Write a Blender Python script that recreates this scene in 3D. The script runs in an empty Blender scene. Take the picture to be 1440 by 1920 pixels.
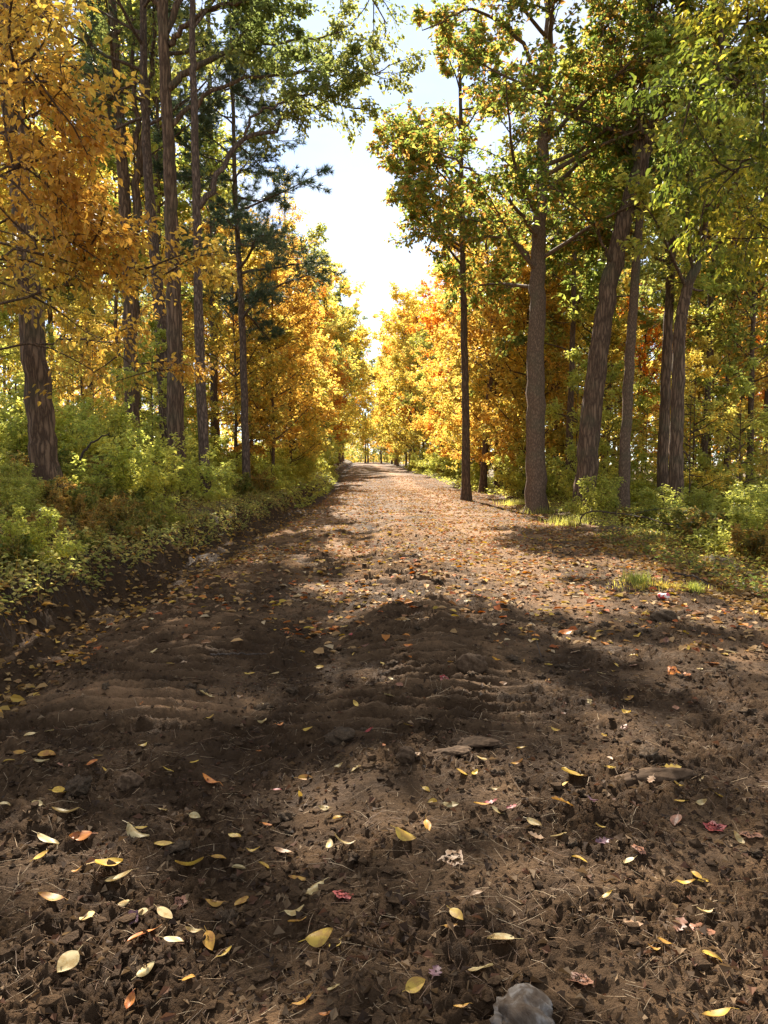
import bpy, math, random
import numpy as np

# ------------------------------------------------------------------ camera, world, sun, exposure
SC = bpy.context.scene
COL = SC.collection
R = math.radians
FPX, CX, CY = 1386.0, 720.0, 960.0            # photograph pixels
PITCH, CAMH = R(3.9), 1.5
cd = bpy.data.cameras.new("camera"); cam = bpy.data.objects.new("camera", cd); COL.objects.link(cam)
cam.location = (0, 0, CAMH); cam.rotation_euler = (R(90) - PITCH, 0, 0)
cd.sensor_width = 36.0; cd.sensor_fit = 'AUTO'; cd.lens = 36.0 * FPX / 1920.0
cd.clip_start = 0.05; cd.clip_end = 2000
SC.camera = cam
SUN_EL, SUN_AZ = R(41), R(-10)                # azimuth from +Y, negative = to the left
w = bpy.data.worlds.new("World"); SC.world = w; w.use_nodes = True
nt = w.node_tree; bg = nt.nodes['Background']
sky = nt.nodes.new('ShaderNodeTexSky'); sky.sky_type = 'NISHITA'; sky.sun_disc = False
sky.sun_elevation = SUN_EL; sky.sun_rotation = SUN_AZ
sky.air_density = .6; sky.dust_density = .05; sky.ozone_density = .6
# thin even veil of high cloud over the whole dome
wtc = nt.nodes.new('ShaderNodeTexCoord'); wmp = nt.nodes.new('ShaderNodeMapping'); wmp.inputs['Scale'].default_value = (1, 1, 2.6)
wno = nt.nodes.new('ShaderNodeTexNoise'); wno.inputs['Scale'].default_value = 2.6; wno.inputs['Detail'].default_value = 6; wno.inputs['Roughness'].default_value = .55
wrg = nt.nodes.new('ShaderNodeMapRange'); wrg.inputs[1].default_value = .36; wrg.inputs[2].default_value = .66; wrg.inputs[3].default_value = .35; wrg.inputs[4].default_value = .95
wmx = nt.nodes.new('ShaderNodeMix'); wmx.data_type = 'RGBA'; wmx.inputs['B'].default_value = (2.75, 2.8, 2.85, 1)
nt.links.new(wtc.outputs['Generated'], wmp.inputs[0]); nt.links.new(wmp.outputs[0], wno.inputs[0]); nt.links.new(wno.outputs['Fac'], wrg.inputs[0])
nt.links.new(wrg.outputs[0], wmx.inputs[0]); nt.links.new(sky.outputs[0], wmx.inputs['A']); nt.links.new(wmx.outputs['Result'], bg.inputs[0]); bg.inputs[1].default_value = 0.125
sl = bpy.data.lights.new("sun", 'SUN'); sl.energy = 5.0; sl.angle = R(0.53); sl.color = (1.0, 0.92, 0.79)
so = bpy.data.objects.new("sun", sl); COL.objects.link(so)
so.rotation_euler = (R(90) - SUN_EL, 0, math.pi - SUN_AZ); so.location = (-8, 20, 30)
SC.view_settings.view_transform = 'Standard'; SC.view_settings.look = 'None'
SC.view_settings.exposure = 1.7; SC.view_settings.gamma = 1.0
SC.render.engine = 'CYCLES'
cy = SC.cycles
cy.max_bounces = 7; cy.diffuse_bounces = 4; cy.glossy_bounces = 2; cy.transmission_bounces = 4
cy.transparent_max_bounces = 4; cy.use_denoising = True; cy.caustics_reflective = False; cy.caustics_refractive = False
cy.use_adaptive_sampling = False
try: cy.denoiser = 'OPENIMAGEDENOISE'
except Exception: pass

rng = np.random.default_rng(11)

# ------------------------------------------------------------------ helpers
def P(px, py, d):
    """point at forward distance d (world Y) seen at photograph pixel (px, py)"""
    x = (px - CX) / FPX; y = (CY - py) / FPX
    fy = math.cos(PITCH) + y * math.sin(PITCH); fz = -math.sin(PITCH) + y * math.cos(PITCH)
    s = d / fy
    return np.array([x * s, d, CAMH + fz * s])

def project(p):
    y, z = p[1], p[2] - CAMH
    f = y * math.cos(PITCH) - z * math.sin(PITCH); u = y * math.sin(PITCH) + z * math.cos(PITCH)
    return CX + FPX * p[0] / f, CY - FPX * u / f

def _h(i, j, s):
    n = (i * 374761393 + j * 668265263 + s * 1442695041) & 0xffffffff
    n = ((n ^ (n >> 13)) * 1274126177) & 0xffffffff
    n = n ^ (n >> 16)
    return (n & 0xffff) / 65535.0
def noise(x, y, s=0):
    """gradient-free smooth noise, -1..1"""
    x = np.asarray(x, float); y = np.asarray(y, float)
    i = np.floor(x).astype(np.int64); j = np.floor(y).astype(np.int64)
    fx = x - i; fy = y - j
    ang = lambda a, b: _h(a, b, s) * 2 * np.pi
    def g(a, b, dx, dy):
        t = ang(a, b); return np.cos(t) * dx + np.sin(t) * dy
    ux = fx * fx * fx * (fx * (fx * 6 - 15) + 10); uy = fy * fy * fy * (fy * (fy * 6 - 15) + 10)
    a = g(i, j, fx, fy); b = g(i + 1, j, fx - 1, fy); c = g(i, j + 1, fx, fy - 1); d = g(i + 1, j + 1, fx - 1, fy - 1)
    return ((a + (b - a) * ux) * (1 - uy) + (c + (d - c) * ux) * uy) * 1.5
def fbm(x, y, o=4, s=0):
    r = 0; a = 1.0; f = 1.0
    for k in range(o):
        r = r + a * noise(x * f + 17.3 * k, y * f - 9.1 * k, s + k); a *= .5; f *= 2.03
    return r
def sstep(a, b, x):
    t = np.clip((x - a) / (b - a), 0, 1); return t * t * (3 - 2 * t)
def unit(v):
    return v / np.maximum(np.linalg.norm(v, axis=-1, keepdims=True), 1e-9)

def link(o, parent=None):
    COL.objects.link(o)
    if parent is not None: o.parent = parent
    return o
def mesh(name, V, F, mats, smooth=True, col=None, midx=None):
    """V (n,3); F array (m,k) or list of such arrays"""
    if isinstance(F, np.ndarray): F = [F]
    me = bpy.data.meshes.new(name)
    me.vertices.add(len(V)); me.vertices.foreach_set('co', np.asarray(V, np.float32).ravel())
    nl = sum(f.size for f in F); npoly = sum(len(f) for f in F)
    me.loops.add(nl); me.polygons.add(npoly)
    me.loops.foreach_set('vertex_index', np.concatenate([f.ravel() for f in F]).astype(np.int32))
    st = []; o = 0
    for f in F:
        st.append(o + np.arange(len(f)) * f.shape[1]); o += f.size
    me.polygons.foreach_set('loop_start', np.concatenate(st).astype(np.int32))
    me.polygons.foreach_set('use_smooth', np.full(npoly, smooth))
    if col is not None:
        a = me.color_attributes.new('col', 'FLOAT_COLOR', 'POINT')
        c = np.ones((len(V), 4), np.float32); c[:, :3] = col
        a.data.foreach_set('color', c.ravel())
    for m in (mats if isinstance(mats, (list, tuple)) else [mats]): me.materials.append(m)
    if midx is not None: me.polygons.foreach_set('material_index', np.asarray(midx, np.int32))
    me.update(calc_edges=True)
    return me
def obj(name, me, parent=None):
    return link(bpy.data.objects.new(name, me), parent)
def empty(name, loc=(0, 0, 0)):
    o = bpy.data.objects.new(name, None); o.location = loc; o.empty_display_size = .2
    return link(o)
def tag(o, label=None, cat=None, group=None, kind=None):
    if label: o['label'] = label
    if cat: o['category'] = cat
    if group: o['group'] = group
    if kind: o['kind'] = kind
    return o
def copy_tree(root):
    c = root.copy(); link(c)
    for ch in root.children:
        k = ch.copy(); link(k, c)
    return c
ORD = ['first', 'second', 'third', 'fourth', 'fifth', 'sixth', 'seventh', 'eighth', 'ninth', 'tenth', 'eleventh', 'twelfth',
       'thirteenth', 'fourteenth', 'fifteenth', 'sixteenth', 'seventeenth', 'eighteenth', 'nineteenth', 'twentieth']
TENS = ['', '', 'twenty', 'thirty', 'forty', 'fifty', 'sixty', 'seventy', 'eighty', 'ninety']
def ordinal(n):
    if n < 20: return ORD[n]
    t, u = divmod(n + 1, 10)
    return (TENS[t][:-1] + 'ieth') if u == 0 else TENS[t] + '-' + ORD[u - 1]

# ------------------------------------------------------------------ materials
def newmat(name):
    m = bpy.data.materials.new(name); m.use_nodes = True
    n = m.node_tree; n.nodes.clear()
    return m, n, n.nodes, n.links, n.nodes.new('ShaderNodeOutputMaterial')
def N(nodes, t, **kw):
    n = nodes.new(t)
    for k, v in kw.items():
        if k in n.inputs: n.inputs[k].default_value = v
        else: setattr(n, k, v)
    return n
def ramp(nodes, stops):
    r = nodes.new('ShaderNodeValToRGB'); e = r.color_ramp.elements
    while len(e) < len(stops): e.new(.5)
    for i, (p, c) in enumerate(stops):
        e[i].position = p; e[i].color = (*c, 1)
    return r

def foliage_mat(name, trans=.6, tsat=1.02, rough=.45, spec=.35, tgain=1.8):
    m, n, nd, lk, out = newmat(name)
    at = N(nd, 'ShaderNodeVertexColor', layer_name='col')
    oi = nd.new('ShaderNodeObjectInfo')
    mr = N(nd, 'ShaderNodeMapRange'); mr.inputs[3].default_value = .85; mr.inputs[4].default_value = 1.15
    lk.new(oi.outputs['Random'], mr.inputs[0])
    gi = nd.new('ShaderNodeNewGeometry')
    mr2 = N(nd, 'ShaderNodeMapRange'); mr2.inputs[3].default_value = .7; mr2.inputs[4].default_value = 1.3
    lk.new(gi.outputs['Random Per Island'], mr2.inputs[0])
    mu = N(nd, 'ShaderNodeMath', operation='MULTIPLY'); lk.new(mr.outputs[0], mu.inputs[0]); lk.new(mr2.outputs[0], mu.inputs[1])
    hs = nd.new('ShaderNodeHueSaturation'); lk.new(at.outputs[0], hs.inputs['Color']); lk.new(mu.outputs[0], hs.inputs['Value'])
    ht = N(nd, 'ShaderNodeHueSaturation'); ht.inputs['Saturation'].default_value = tsat; ht.inputs['Value'].default_value = tgain
    lk.new(hs.outputs[0], ht.inputs['Color'])
    p = N(nd, 'ShaderNodeBsdfPrincipled'); p.inputs['Roughness'].default_value = rough
    p.inputs['Specular IOR Level'].default_value = spec
    lk.new(hs.outputs[0], p.inputs['Base Color'])
    t = nd.new('ShaderNodeBsdfTranslucent'); lk.new(ht.outputs[0], t.inputs[0])
    mx = nd.new('ShaderNodeMixShader'); mx.inputs[0].default_value = trans
    lk.new(p.outputs[0], mx.inputs[1]); lk.new(t.outputs[0], mx.inputs[2]); lk.new(mx.outputs[0], out.inputs[0])
    return m
FOL = foliage_mat('autumn_foliage')
LIT = foliage_mat('leaf_litter', trans=.25, tsat=1.1, rough=.7, spec=.12, tgain=1.1)
NEED = foliage_mat('pine_needles', trans=.2, tsat=1.0, rough=.5, spec=.3, tgain=1.2)
STRAW = foliage_mat('straw', trans=.1, tsat=1.0, rough=.55, spec=.25, tgain=1.0)

def bark_mat(name, dark, light, sx=7, sz=1.0, bump=.9, moss=.0):
    m, n, nd, lk, out = newmat(name)
    tc = nd.new('ShaderNodeTexCoord'); mp = nd.new('ShaderNodeMapping'); mp.inputs['Scale'].default_value = (sx, sx, sz)
    lk.new(tc.outputs['Object'], mp.inputs[0])
    n1 = N(nd, 'ShaderNodeTexNoise', Scale=2.2, Detail=6.0, Roughness=.65); lk.new(mp.outputs[0], n1.inputs[0])
    v = N(nd, 'ShaderNodeTexVoronoi', Scale=1.9, feature='DISTANCE_TO_EDGE')
    ad = nd.new('ShaderNodeVectorMath'); ad.operation = 'ADD'
    sc = nd.new('ShaderNodeVectorMath'); sc.operation = 'SCALE'; sc.inputs['Scale'].default_value = .9
    lk.new(n1.outputs['Color'], sc.inputs[0]); lk.new(mp.outputs[0], ad.inputs[0]); lk.new(sc.outputs[0], ad.inputs[1])
    lk.new(ad.outputs[0], v.inputs['Vector'])
    vr = N(nd, 'ShaderNodeMapRange'); vr.inputs[2].default_value = .28; lk.new(v.outputs['Distance'], vr.inputs[0])
    mu = N(nd, 'ShaderNodeMath', operation='MULTIPLY'); lk.new(vr.outputs[0], mu.inputs[0]); lk.new(n1.outputs['Fac'], mu.inputs[1])
    rp = ramp(nd, [(.05, dark), (.32, tuple((a + b) / 2 for a, b in zip(dark, light))), (.7, light)]); lk.new(mu.outputs[0], rp.inputs[0])
    big = N(nd, 'ShaderNodeTexNoise', Scale=1.3, Detail=3.0); lk.new(tc.outputs['Object'], big.inputs[0])
    mxc = N(nd, 'ShaderNodeMix', data_type='RGBA'); mxc.inputs['B'].default_value = (.09, .10, .055, 1)
    mr = N(nd, 'ShaderNodeMapRange'); mr.inputs[1].default_value = .52; mr.inputs[2].default_value = .75; mr.inputs[4].default_value = moss
    lk.new(big.outputs['Fac'], mr.inputs[0]); lk.new(mr.outputs[0], mxc.inputs[0]); lk.new(rp.outputs[0], mxc.inputs['A'])
    b = N(nd, 'ShaderNodeBump', Strength=bump, Distance=.035); lk.new(mu.outputs[0], b.inputs['Height'])
    p = N(nd, 'ShaderNodeBsdfPrincipled'); p.inputs['Roughness'].default_value = .85; p.inputs['Specular IOR Level'].default_value = .2
    lk.new(mxc.outputs['Result'], p.inputs['Base Color']); lk.new(b.outputs[0], p.inputs['Normal']); lk.new(p.outputs[0], out.inputs[0])
    return m
BARK = bark_mat('oak_bark', (.075, .045, .027), (.25, .155, .092), moss=.6)
BARK2 = bark_mat('maple_bark', (.07, .043, .026), (.22, .138, .083), sx=9, sz=1.6, bump=.7, moss=.35)
BARKP = bark_mat('pine_bark', (.065, .043, .030), (.215, .145, .10), sx=10, sz=2.5, bump=.7)
BARK3 = bark_mat('smooth_bark', (.105, .066, .04), (.25, .162, .10), sx=13, sz=4.5, bump=.45, moss=.6)
TWIG = bark_mat('twig_bark', (.05, .037, .028), (.13, .095, .07), sx=20, sz=4, bump=.3)

def mud_mat(name):
    m, n, nd, lk, out = newmat(name)
    tc = nd.new('ShaderNodeTexCoord')
    def nz(s, d=6., r=.6):
        x = N(nd, 'ShaderNodeTexNoise', Scale=s, Detail=d, Roughness=r); lk.new(tc.outputs['Object'], x.inputs[0]); return x
    big = nz(.55, 3); mid = nz(4.5, 6, .65); fine = nz(38, 6, .7); grit = nz(150, 4, .7)
    at = N(nd, 'ShaderNodeVertexColor', layer_name='col')      # r: dryness and relief tone, with mid-road sunlight painted in, g: height of the clods
    sep = nd.new('ShaderNodeSeparateColor'); lk.new(at.outputs[0], sep.inputs[0])
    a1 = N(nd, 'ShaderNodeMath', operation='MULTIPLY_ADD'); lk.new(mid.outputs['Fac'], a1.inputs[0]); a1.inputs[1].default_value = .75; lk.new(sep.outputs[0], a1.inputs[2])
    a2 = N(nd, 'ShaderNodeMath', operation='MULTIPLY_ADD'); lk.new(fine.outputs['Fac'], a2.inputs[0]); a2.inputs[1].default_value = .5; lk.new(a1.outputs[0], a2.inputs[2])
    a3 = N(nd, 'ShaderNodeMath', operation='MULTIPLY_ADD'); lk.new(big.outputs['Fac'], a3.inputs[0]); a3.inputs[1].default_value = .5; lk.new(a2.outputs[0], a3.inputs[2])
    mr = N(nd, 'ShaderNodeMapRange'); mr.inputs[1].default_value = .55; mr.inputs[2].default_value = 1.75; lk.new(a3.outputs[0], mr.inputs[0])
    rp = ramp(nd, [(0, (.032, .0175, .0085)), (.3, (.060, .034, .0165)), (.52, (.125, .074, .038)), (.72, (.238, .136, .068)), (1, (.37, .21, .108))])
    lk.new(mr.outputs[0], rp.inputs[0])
    rr = N(nd, 'ShaderNodeMapRange'); rr.inputs[1].default_value = .35; rr.inputs[2].default_value = .7; rr.inputs[3].default_value = .65; rr.inputs[4].default_value = 1.
    lk.new(mid.outputs['Fac'], rr.inputs[0])
    hsum = N(nd, 'ShaderNodeMath', operation='MULTIPLY_ADD'); lk.new(grit.outputs['Fac'], hsum.inputs[0]); hsum.inputs[1].default_value = .3; lk.new(fine.outputs['Fac'], hsum.inputs[2])
    b = N(nd, 'ShaderNodeBump', Strength=1., Distance=.03); lk.new(hsum.outputs[0], b.inputs['Height'])
    p = N(nd, 'ShaderNodeBsdfPrincipled'); p.inputs['Specular IOR Level'].default_value = .09
    lk.new(rp.outputs[0], p.inputs['Base Color']); lk.new(rr.outputs[0], p.inputs['Roughness']); lk.new(b.outputs[0], p.inputs['Normal'])
    lk.new(p.outputs[0], out.inputs[0])
    return m
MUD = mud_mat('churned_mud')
def clod_mat():
    m, n, nd, lk, out = newmat('clod_soil')
    tc = nd.new('ShaderNodeTexCoord'); oi = nd.new('ShaderNodeObjectInfo')
    x = N(nd, 'ShaderNodeTexNoise', Scale=2.6, Detail=8., Roughness=.75); lk.new(tc.outputs['Object'], x.inputs[0])
    rp = ramp(nd, [(.3, (.05, .03, .016)), (.5, (.115, .073, .04)), (.75, (.21, .135, .075))]); lk.new(x.outputs['Fac'], rp.inputs[0])
    b = N(nd, 'ShaderNodeBump', Strength=.7, Distance=.2); lk.new(x.outputs['Fac'], b.inputs['Height'])
    p = N(nd, 'ShaderNodeBsdfPrincipled'); p.inputs['Roughness'].default_value = .85; p.inputs['Specular IOR Level'].default_value = .2
    lk.new(rp.outputs[0], p.inputs['Base Color']); lk.new(b.outputs[0], p.inputs['Normal']); lk.new(p.outputs[0], out.inputs[0])
    return m
CLOD = clod_mat()
def floor_mat():
    m, n, nd, lk, out = newmat('forest_floor')
    tc = nd.new('ShaderNodeTexCoord')
    v = N(nd, 'ShaderNodeTexVoronoi', Scale=11., Randomness=1.); lk.new(tc.outputs['Object'], v.inputs['Vector'])
    x = N(nd, 'ShaderNodeTexNoise', Scale=1.1, Detail=5.); lk.new(tc.outputs['Object'], x.inputs[0])
    sp = nd.new('ShaderNodeSeparateColor'); lk.new(v.outputs['Color'], sp.inputs[0])
    rp = ramp(nd, [(0, (.055, .034, .018)), (.35, (.14, .085, .04)), (.6, (.22, .14, .06)), (.8, (.10, .10, .03)), (1, (.30, .19, .07))]); lk.new(sp.outputs[0], rp.inputs[0])
    mx = N(nd, 'ShaderNodeMix', data_type='RGBA', blend_type='MULTIPLY'); mx.inputs[0].default_value = .6
    r2 = ramp(nd, [(.3, (.45, .4, .35)), (.7, (1, 1, .9))]); lk.new(x.outputs['Fac'], r2.inputs[0])
    lk.new(rp.outputs[0], mx.inputs['A']); lk.new(r2.outputs[0], mx.inputs['B'])
    b = N(nd, 'ShaderNodeBump', Strength=.7, Distance=.03); lk.new(v.outputs['Distance'], b.inputs['Height'])
    p = N(nd, 'ShaderNodeBsdfPrincipled'); p.inputs['Roughness'].default_value = .8; p.inputs['Specular IOR Level'].default_value = .25
    lk.new(mx.outputs['Result'], p.inputs['Base Color']); lk.new(b.outputs[0], p.inputs['Normal']); lk.new(p.outputs[0], out.inputs[0])
    return m
FLOOR = floor_mat()
def stone_mat(name, c1, c2, c3, sc=14.):
    m, n, nd, lk, out = newmat(name)
    tc = nd.new('ShaderNodeTexCoord')
    x = N(nd, 'ShaderNodeTexNoise', Scale=sc, Detail=7., Roughness=.65, Distortion=.6); lk.new(tc.outputs['Object'], x.inputs[0])
    rp = ramp(nd, [(.32, c1), (.5, c2), (.68, c3)]); lk.new(x.outputs['Fac'], rp.inputs[0])
    b = N(nd, 'ShaderNodeBump', Strength=.5, Distance=.01); lk.new(x.outputs['Fac'], b.inputs['Height'])
    p = N(nd, 'ShaderNodeBsdfPrincipled'); p.inputs['Roughness'].default_value = .85; p.inputs['Specular IOR Level'].default_value = .12
    lk.new(rp.outputs[0], p.inputs['Base Color']); lk.new(b.outputs[0], p.inputs['Normal']); lk.new(p.outputs[0], out.inputs[0])
    return m
def leaf_mat(name, c, c2, trans=.25):
    m, n, nd, lk, out = newmat(name)
    tc = nd.new('ShaderNodeTexCoord'); oi = nd.new('ShaderNodeObjectInfo')
    ad = nd.new('ShaderNodeVectorMath'); ad.operation = 'ADD'; lk.new(tc.outputs['Object'], ad.inputs[0]); lk.new(oi.outputs['Random'], ad.inputs[1])
    x = N(nd, 'ShaderNodeTexNoise', Scale=2.6, Detail=4., Roughness=.7); lk.new(ad.outputs[0], x.inputs[0])
    rp = ramp(nd, [(.40, c2), (.53, c), (.85, tuple(min(1, a * 1.15) for a in c))]); lk.new(x.outputs['Fac'], rp.inputs[0])
    hs = nd.new('ShaderNodeHueSaturation'); mr = N(nd, 'ShaderNodeMapRange'); mr.inputs[3].default_value = .75; mr.inputs[4].default_value = 1.2
    lk.new(oi.outputs['Random'], mr.inputs[0]); lk.new(mr.outputs[0], hs.inputs['Value']); lk.new(rp.outputs[0], hs.inputs['Color'])
    p = N(nd, 'ShaderNodeBsdfPrincipled'); p.inputs['Roughness'].default_value = .5; p.inputs['Specular IOR Level'].default_value = .35
    lk.new(hs.outputs[0], p.inputs['Base Color'])
    t = nd.new('ShaderNodeBsdfTranslucent'); lk.new(hs.outputs[0], t.inputs[0])
    mx = nd.new('ShaderNodeMixShader'); mx.inputs[0].default_value = trans
    lk.new(p.outputs[0], mx.inputs[1]); lk.new(t.outputs[0], mx.inputs[2]); lk.new(mx.outputs[0], out.inputs[0])
    return m

# ------------------------------------------------------------------ terrain
_ty = np.arange(-60, 420, .5)
def _tab(ys, vs, k=13):
    t = np.interp(_ty, ys, vs); ker = np.hanning(k + 2)[1:-1]; ker /= ker.sum()
    return np.convolve(np.pad(t, k // 2, mode='edge'), ker, 'valid')
_XC = _tab([-60, 8, 22, 35, 55, 100, 170, 300, 420], [.62, .65, .95, .78, .1, -1.5, -3.4, -9, -16], 25)
_ZR = _tab([-60, 0, 20, 31, 42, 50, 60, 72, 110, 170, 420], [0, 0, .0, .10, -.08, .12, .36, .34, .6, .95, 2.2], 13)
xc = lambda y: np.interp(y, _ty, _XC)
zr = lambda y: np.interp(y, _ty, _ZR)
PU = [-200, -60, -20, -12, -8, -5.4, -4.4, -4.08, -3.85, -3.35, -3.0, -2.5, 0, 2.6, 3.2, 4.2, 6, 12, 25, 60, 200]
PZ = [6, 3.4, 2.3, 1.9, 1.45, .80, .40, .30, -.08, -.13, -.06, .0, .06, .02, -.02, .05, -.05, -.6, -1.3, -2.2, -4]
def base(u, y):
    uw = u + np.where(u < -2.6, 1, 0) * (.16 * noise(y * .7, u * .2, 5) + .09 * noise(y * 2.3, u * .5, 6)) * sstep(-2.6, -3.4, u)
    return np.interp(uw, PU, PZ) + zr(y)
def detail(u, x, y, far):
    """mud relief; far = distance used to fade what the mesh cannot carry"""
    f1 = 1 - sstep(30, 60, far); f2 = 1 - sstep(14, 30, far); f3 = 1 - sstep(8, 18, far)
    smooth = np.exp(-((u - 1.1 + .25 * noise(y * .25, 0 * y, 21)) / .55) ** 2) * sstep(5, 8, y)      # packed wheel track
    smooth = np.maximum(smooth, .5 * sstep(.2, .6, noise(x * .8 + 3, y * .8, 22)))
    rough = 1 - .6 * smooth
    h = .030 * fbm(x * .9, y * .9, 2, 1)
    rough = rough * (.30 + .85 * sstep(-.45, .35, noise(x * 1.7 + 4, y * 1.7, 23) + .5 * noise(x * 4.3, y * 4.3, 24)))
    h = h + rough * f1 * .028 * fbm(x * 2.6, y * 2.6, 2, 3)
    r1 = 1 - np.abs(noise(x * 6.5, y * 6.5, 8)) * 2
    h = h + rough * f2 * (.014 * r1 + .020 * noise(x * 13, y * 13, 9))
    h = h + rough * f3 * (.018 * (1 - 2 * np.abs(noise(x * 24, y * 24, 10))) + .014 * noise(x * 47, y * 47, 12) + .008 * (1 - sstep(3.5, 7, far)) * noise(x * 90, y * 90, 13))
    wv = y + .10 * noise(x * 1.1, y * .9, 14) + .05 * x
    g = np.clip(np.sin(2 * np.pi * wv / .17) + .15, -.3, 1)
    band = sstep(-3.45, -3.1, u) * (1 - sstep(-.2, .6, u)) * sstep(-.5, .1, noise(x * .7, y * .45, 15)) * sstep(3.4, 4.6, y)
    band = np.maximum(band, .6 * sstep(1.5, 2, u) * (1 - sstep(2.6, 3, u)) * sstep(-.1, .4, noise(x * .6, y * .4, 16)))
    h = h * (1 - .25 * band * f2) + (1 - sstep(18, 30, far)) * band * .07 * g * (1 + .6 * noise(x * 3, y * 3, 17))
    rut = -.05 * np.exp(-((u + 1.25 + .1 * noise(y * .4, 0 * y, 18)) / .3) ** 2) - .035 * np.exp(-((u - 1.0) / .35) ** 2)
    h = h + rut * f1
    bank = sstep(-3.2, -3.7, u)
    h = h + bank * f1 * (.07 * fbm(x * 3.1, y * 3.1, 3, 19))
    return h, np.clip(smooth + .55 * (1 - np.clip(rough, 0, 1)), 0, 1)
def ground(x, y):
    x = np.asarray(x, float); y = np.asarray(y, float)
    u = x - xc(y)
    on = (u > -4.55) & (u < 4.25)
    d, _ = detail(u, x, y, np.maximum(y, 0))
    return base(u, y) + np.where(on, d, .10 * fbm(x * .5, y * .5, 3, 31))

# dirt road: one dense sheet, ditch and cut bank included
ys = [-8.0]
while ys[-1] < 270: ys.append(ys[-1] + max(.0075, (.0052 if ys[-1] < 16 else .009 if ys[-1] < 40 else .02) * abs(ys[-1])) if ys[-1] > 1.2 else ys[-1] + .2)
ys = np.array(ys)
vv = np.linspace(0, 1, 500); Y, VV = np.meshgrid(ys, vv, indexing='ij')
wv_ = np.minimum(5.5, .58 * np.maximum(Y, 0) + .75); lo = np.maximum(-4.6, -wv_ - xc(Y)); hi = np.minimum(4.36, wv_ - xc(Y))
U = np.where(VV < .06, -4.67 + (lo + 4.67) * VV / .06, np.where(VV > .94, hi + (4.43 - hi) * (VV - .94) / .06, lo + (hi - lo) * (VV - .06) / .88))
X = U + xc(Y)
dh, sm = detail(U, X, Y, np.maximum(Y, 0))
Z = base(U, Y) + dh
edge = np.maximum(sstep(-4.3, -4.6, U), sstep(4.1, 4.4, U)); Z = Z - .12 * edge
ny, nx = Y.shape
idx = np.arange(ny * nx).reshape(ny, nx)
Fq = np.stack([idx[:-1, :-1], idx[:-1, 1:], idx[1:, 1:], idx[1:, :-1]], -1).reshape(-1, 4)
dry = .42 * sm + .26 * sstep(5.5, 14, Y) + .34 * sstep(.1, 1.0, U + .5 * noise(X * 1.5, Y * 1.5, 41)) * (1 - sstep(2.4, 3.6, Y)) + .6 * np.clip(dh * 4, -.3, .3)  # dryness, clay and height tone, plus sunlight on the mid-road painted as lighter mud
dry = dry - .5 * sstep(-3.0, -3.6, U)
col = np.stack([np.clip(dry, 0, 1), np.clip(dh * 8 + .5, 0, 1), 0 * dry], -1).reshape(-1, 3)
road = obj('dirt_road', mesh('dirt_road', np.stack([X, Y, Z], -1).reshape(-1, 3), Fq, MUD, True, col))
tag(road, 'churned dark brown dirt road running straight into the autumn woods', 'road', kind='structure')

# forest floor sheet out to the horizon, sunk under the road
ul = np.concatenate([[-400, -250, -150, -100, -70, -50], np.linspace(-40, -12, 36), np.linspace(-11.5, -4.3, 44), [-4.0, -3.6, 0, 3.3, 3.7],
                     np.linspace(4.0, 12, 44), np.linspace(12.8, 45, 36), [55, 75, 100, 150, 250, 400]])
yl = np.concatenate([[-150, -80, -40, -20], np.linspace(-12, 30, 150), np.linspace(31, 80, 70), np.linspace(82, 160, 36), np.linspace(170, 420, 12), [600, 900]])
Y, U = np.meshgrid(yl, ul, indexing='ij'); X = U + xc(Y)
Z = base(U, Y) + .10 * fbm(X * .5, Y * .5, 3, 31) - .7 * sstep(-4.25, -4.05, U) * (1 - sstep(3.65, 3.95, U))
ny, nx = Y.shape; idx = np.arange(ny * nx).reshape(ny, nx)
Fq = np.stack([idx[:-1, :-1], idx[:-1, 1:], idx[1:, 1:], idx[1:, :-1]], -1).reshape(-1, 4)
tag(obj('ground', mesh('ground', np.stack([X, Y, Z], -1).reshape(-1, 3), Fq, FLOOR)), 'leaf strewn forest floor on both sides of the dirt road', 'ground', kind='structure')

# ------------------------------------------------------------------ wood and leaves
def tubes(paths, rad, sides, rough=0., seed=0):
    """paths (B,n,3), rad (B,n) -> V, F(quads)"""
    B, n, _ = paths.shape
    T = unit(np.gradient(paths, axis=1)) if n > 2 else unit(np.repeat((paths[:, 1:] - paths[:, :1]), 2, 1))
    m = unit(T.mean(1)); ref = np.where(np.abs(m[:, :1]) < .75, np.array([[1., 0, 0]]), np.array([[0, 1., 0]]))[:, None, :]
    A = unit(np.cross(T, np.broadcast_to(ref, T.shape))); Bn = np.cross(T, A)
    a = np.arange(sides) * 2 * np.pi / sides
    r = rad[..., None] * np.ones(sides)
    if rough:
        hh = np.arange(n)[None, :, None] * .45; aa = np.arange(sides)[None, None, :] * (8. / sides)
        r = r * (1 + rough * noise(aa + 0 * hh, hh + 0 * aa, seed) + rough * .6 * noise(aa * 3, hh * 1.7, seed + 1))
    V = paths[:, :, None, :] + r[..., None] * (np.cos(a)[:, None] * A[:, :, None, :] + np.sin(a)[:, None] * Bn[:, :, None, :])
    i = np.arange(B * n * sides).reshape(B, n, sides); j = np.roll(i, -1, 2)
    F = np.stack([i[:, :-1], j[:, :-1], j[:, 1:], i[:, 1:]], -1).reshape(-1, 4)
    return V.reshape(-1, 3), F
def join(parts):
    Vs, Fs, o = [], [], 0
    for V, F in parts:
        Vs.append(V); Fs.append(F + o); o += len(V)
    return np.concatenate(Vs), np.concatenate(Fs)
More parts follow.
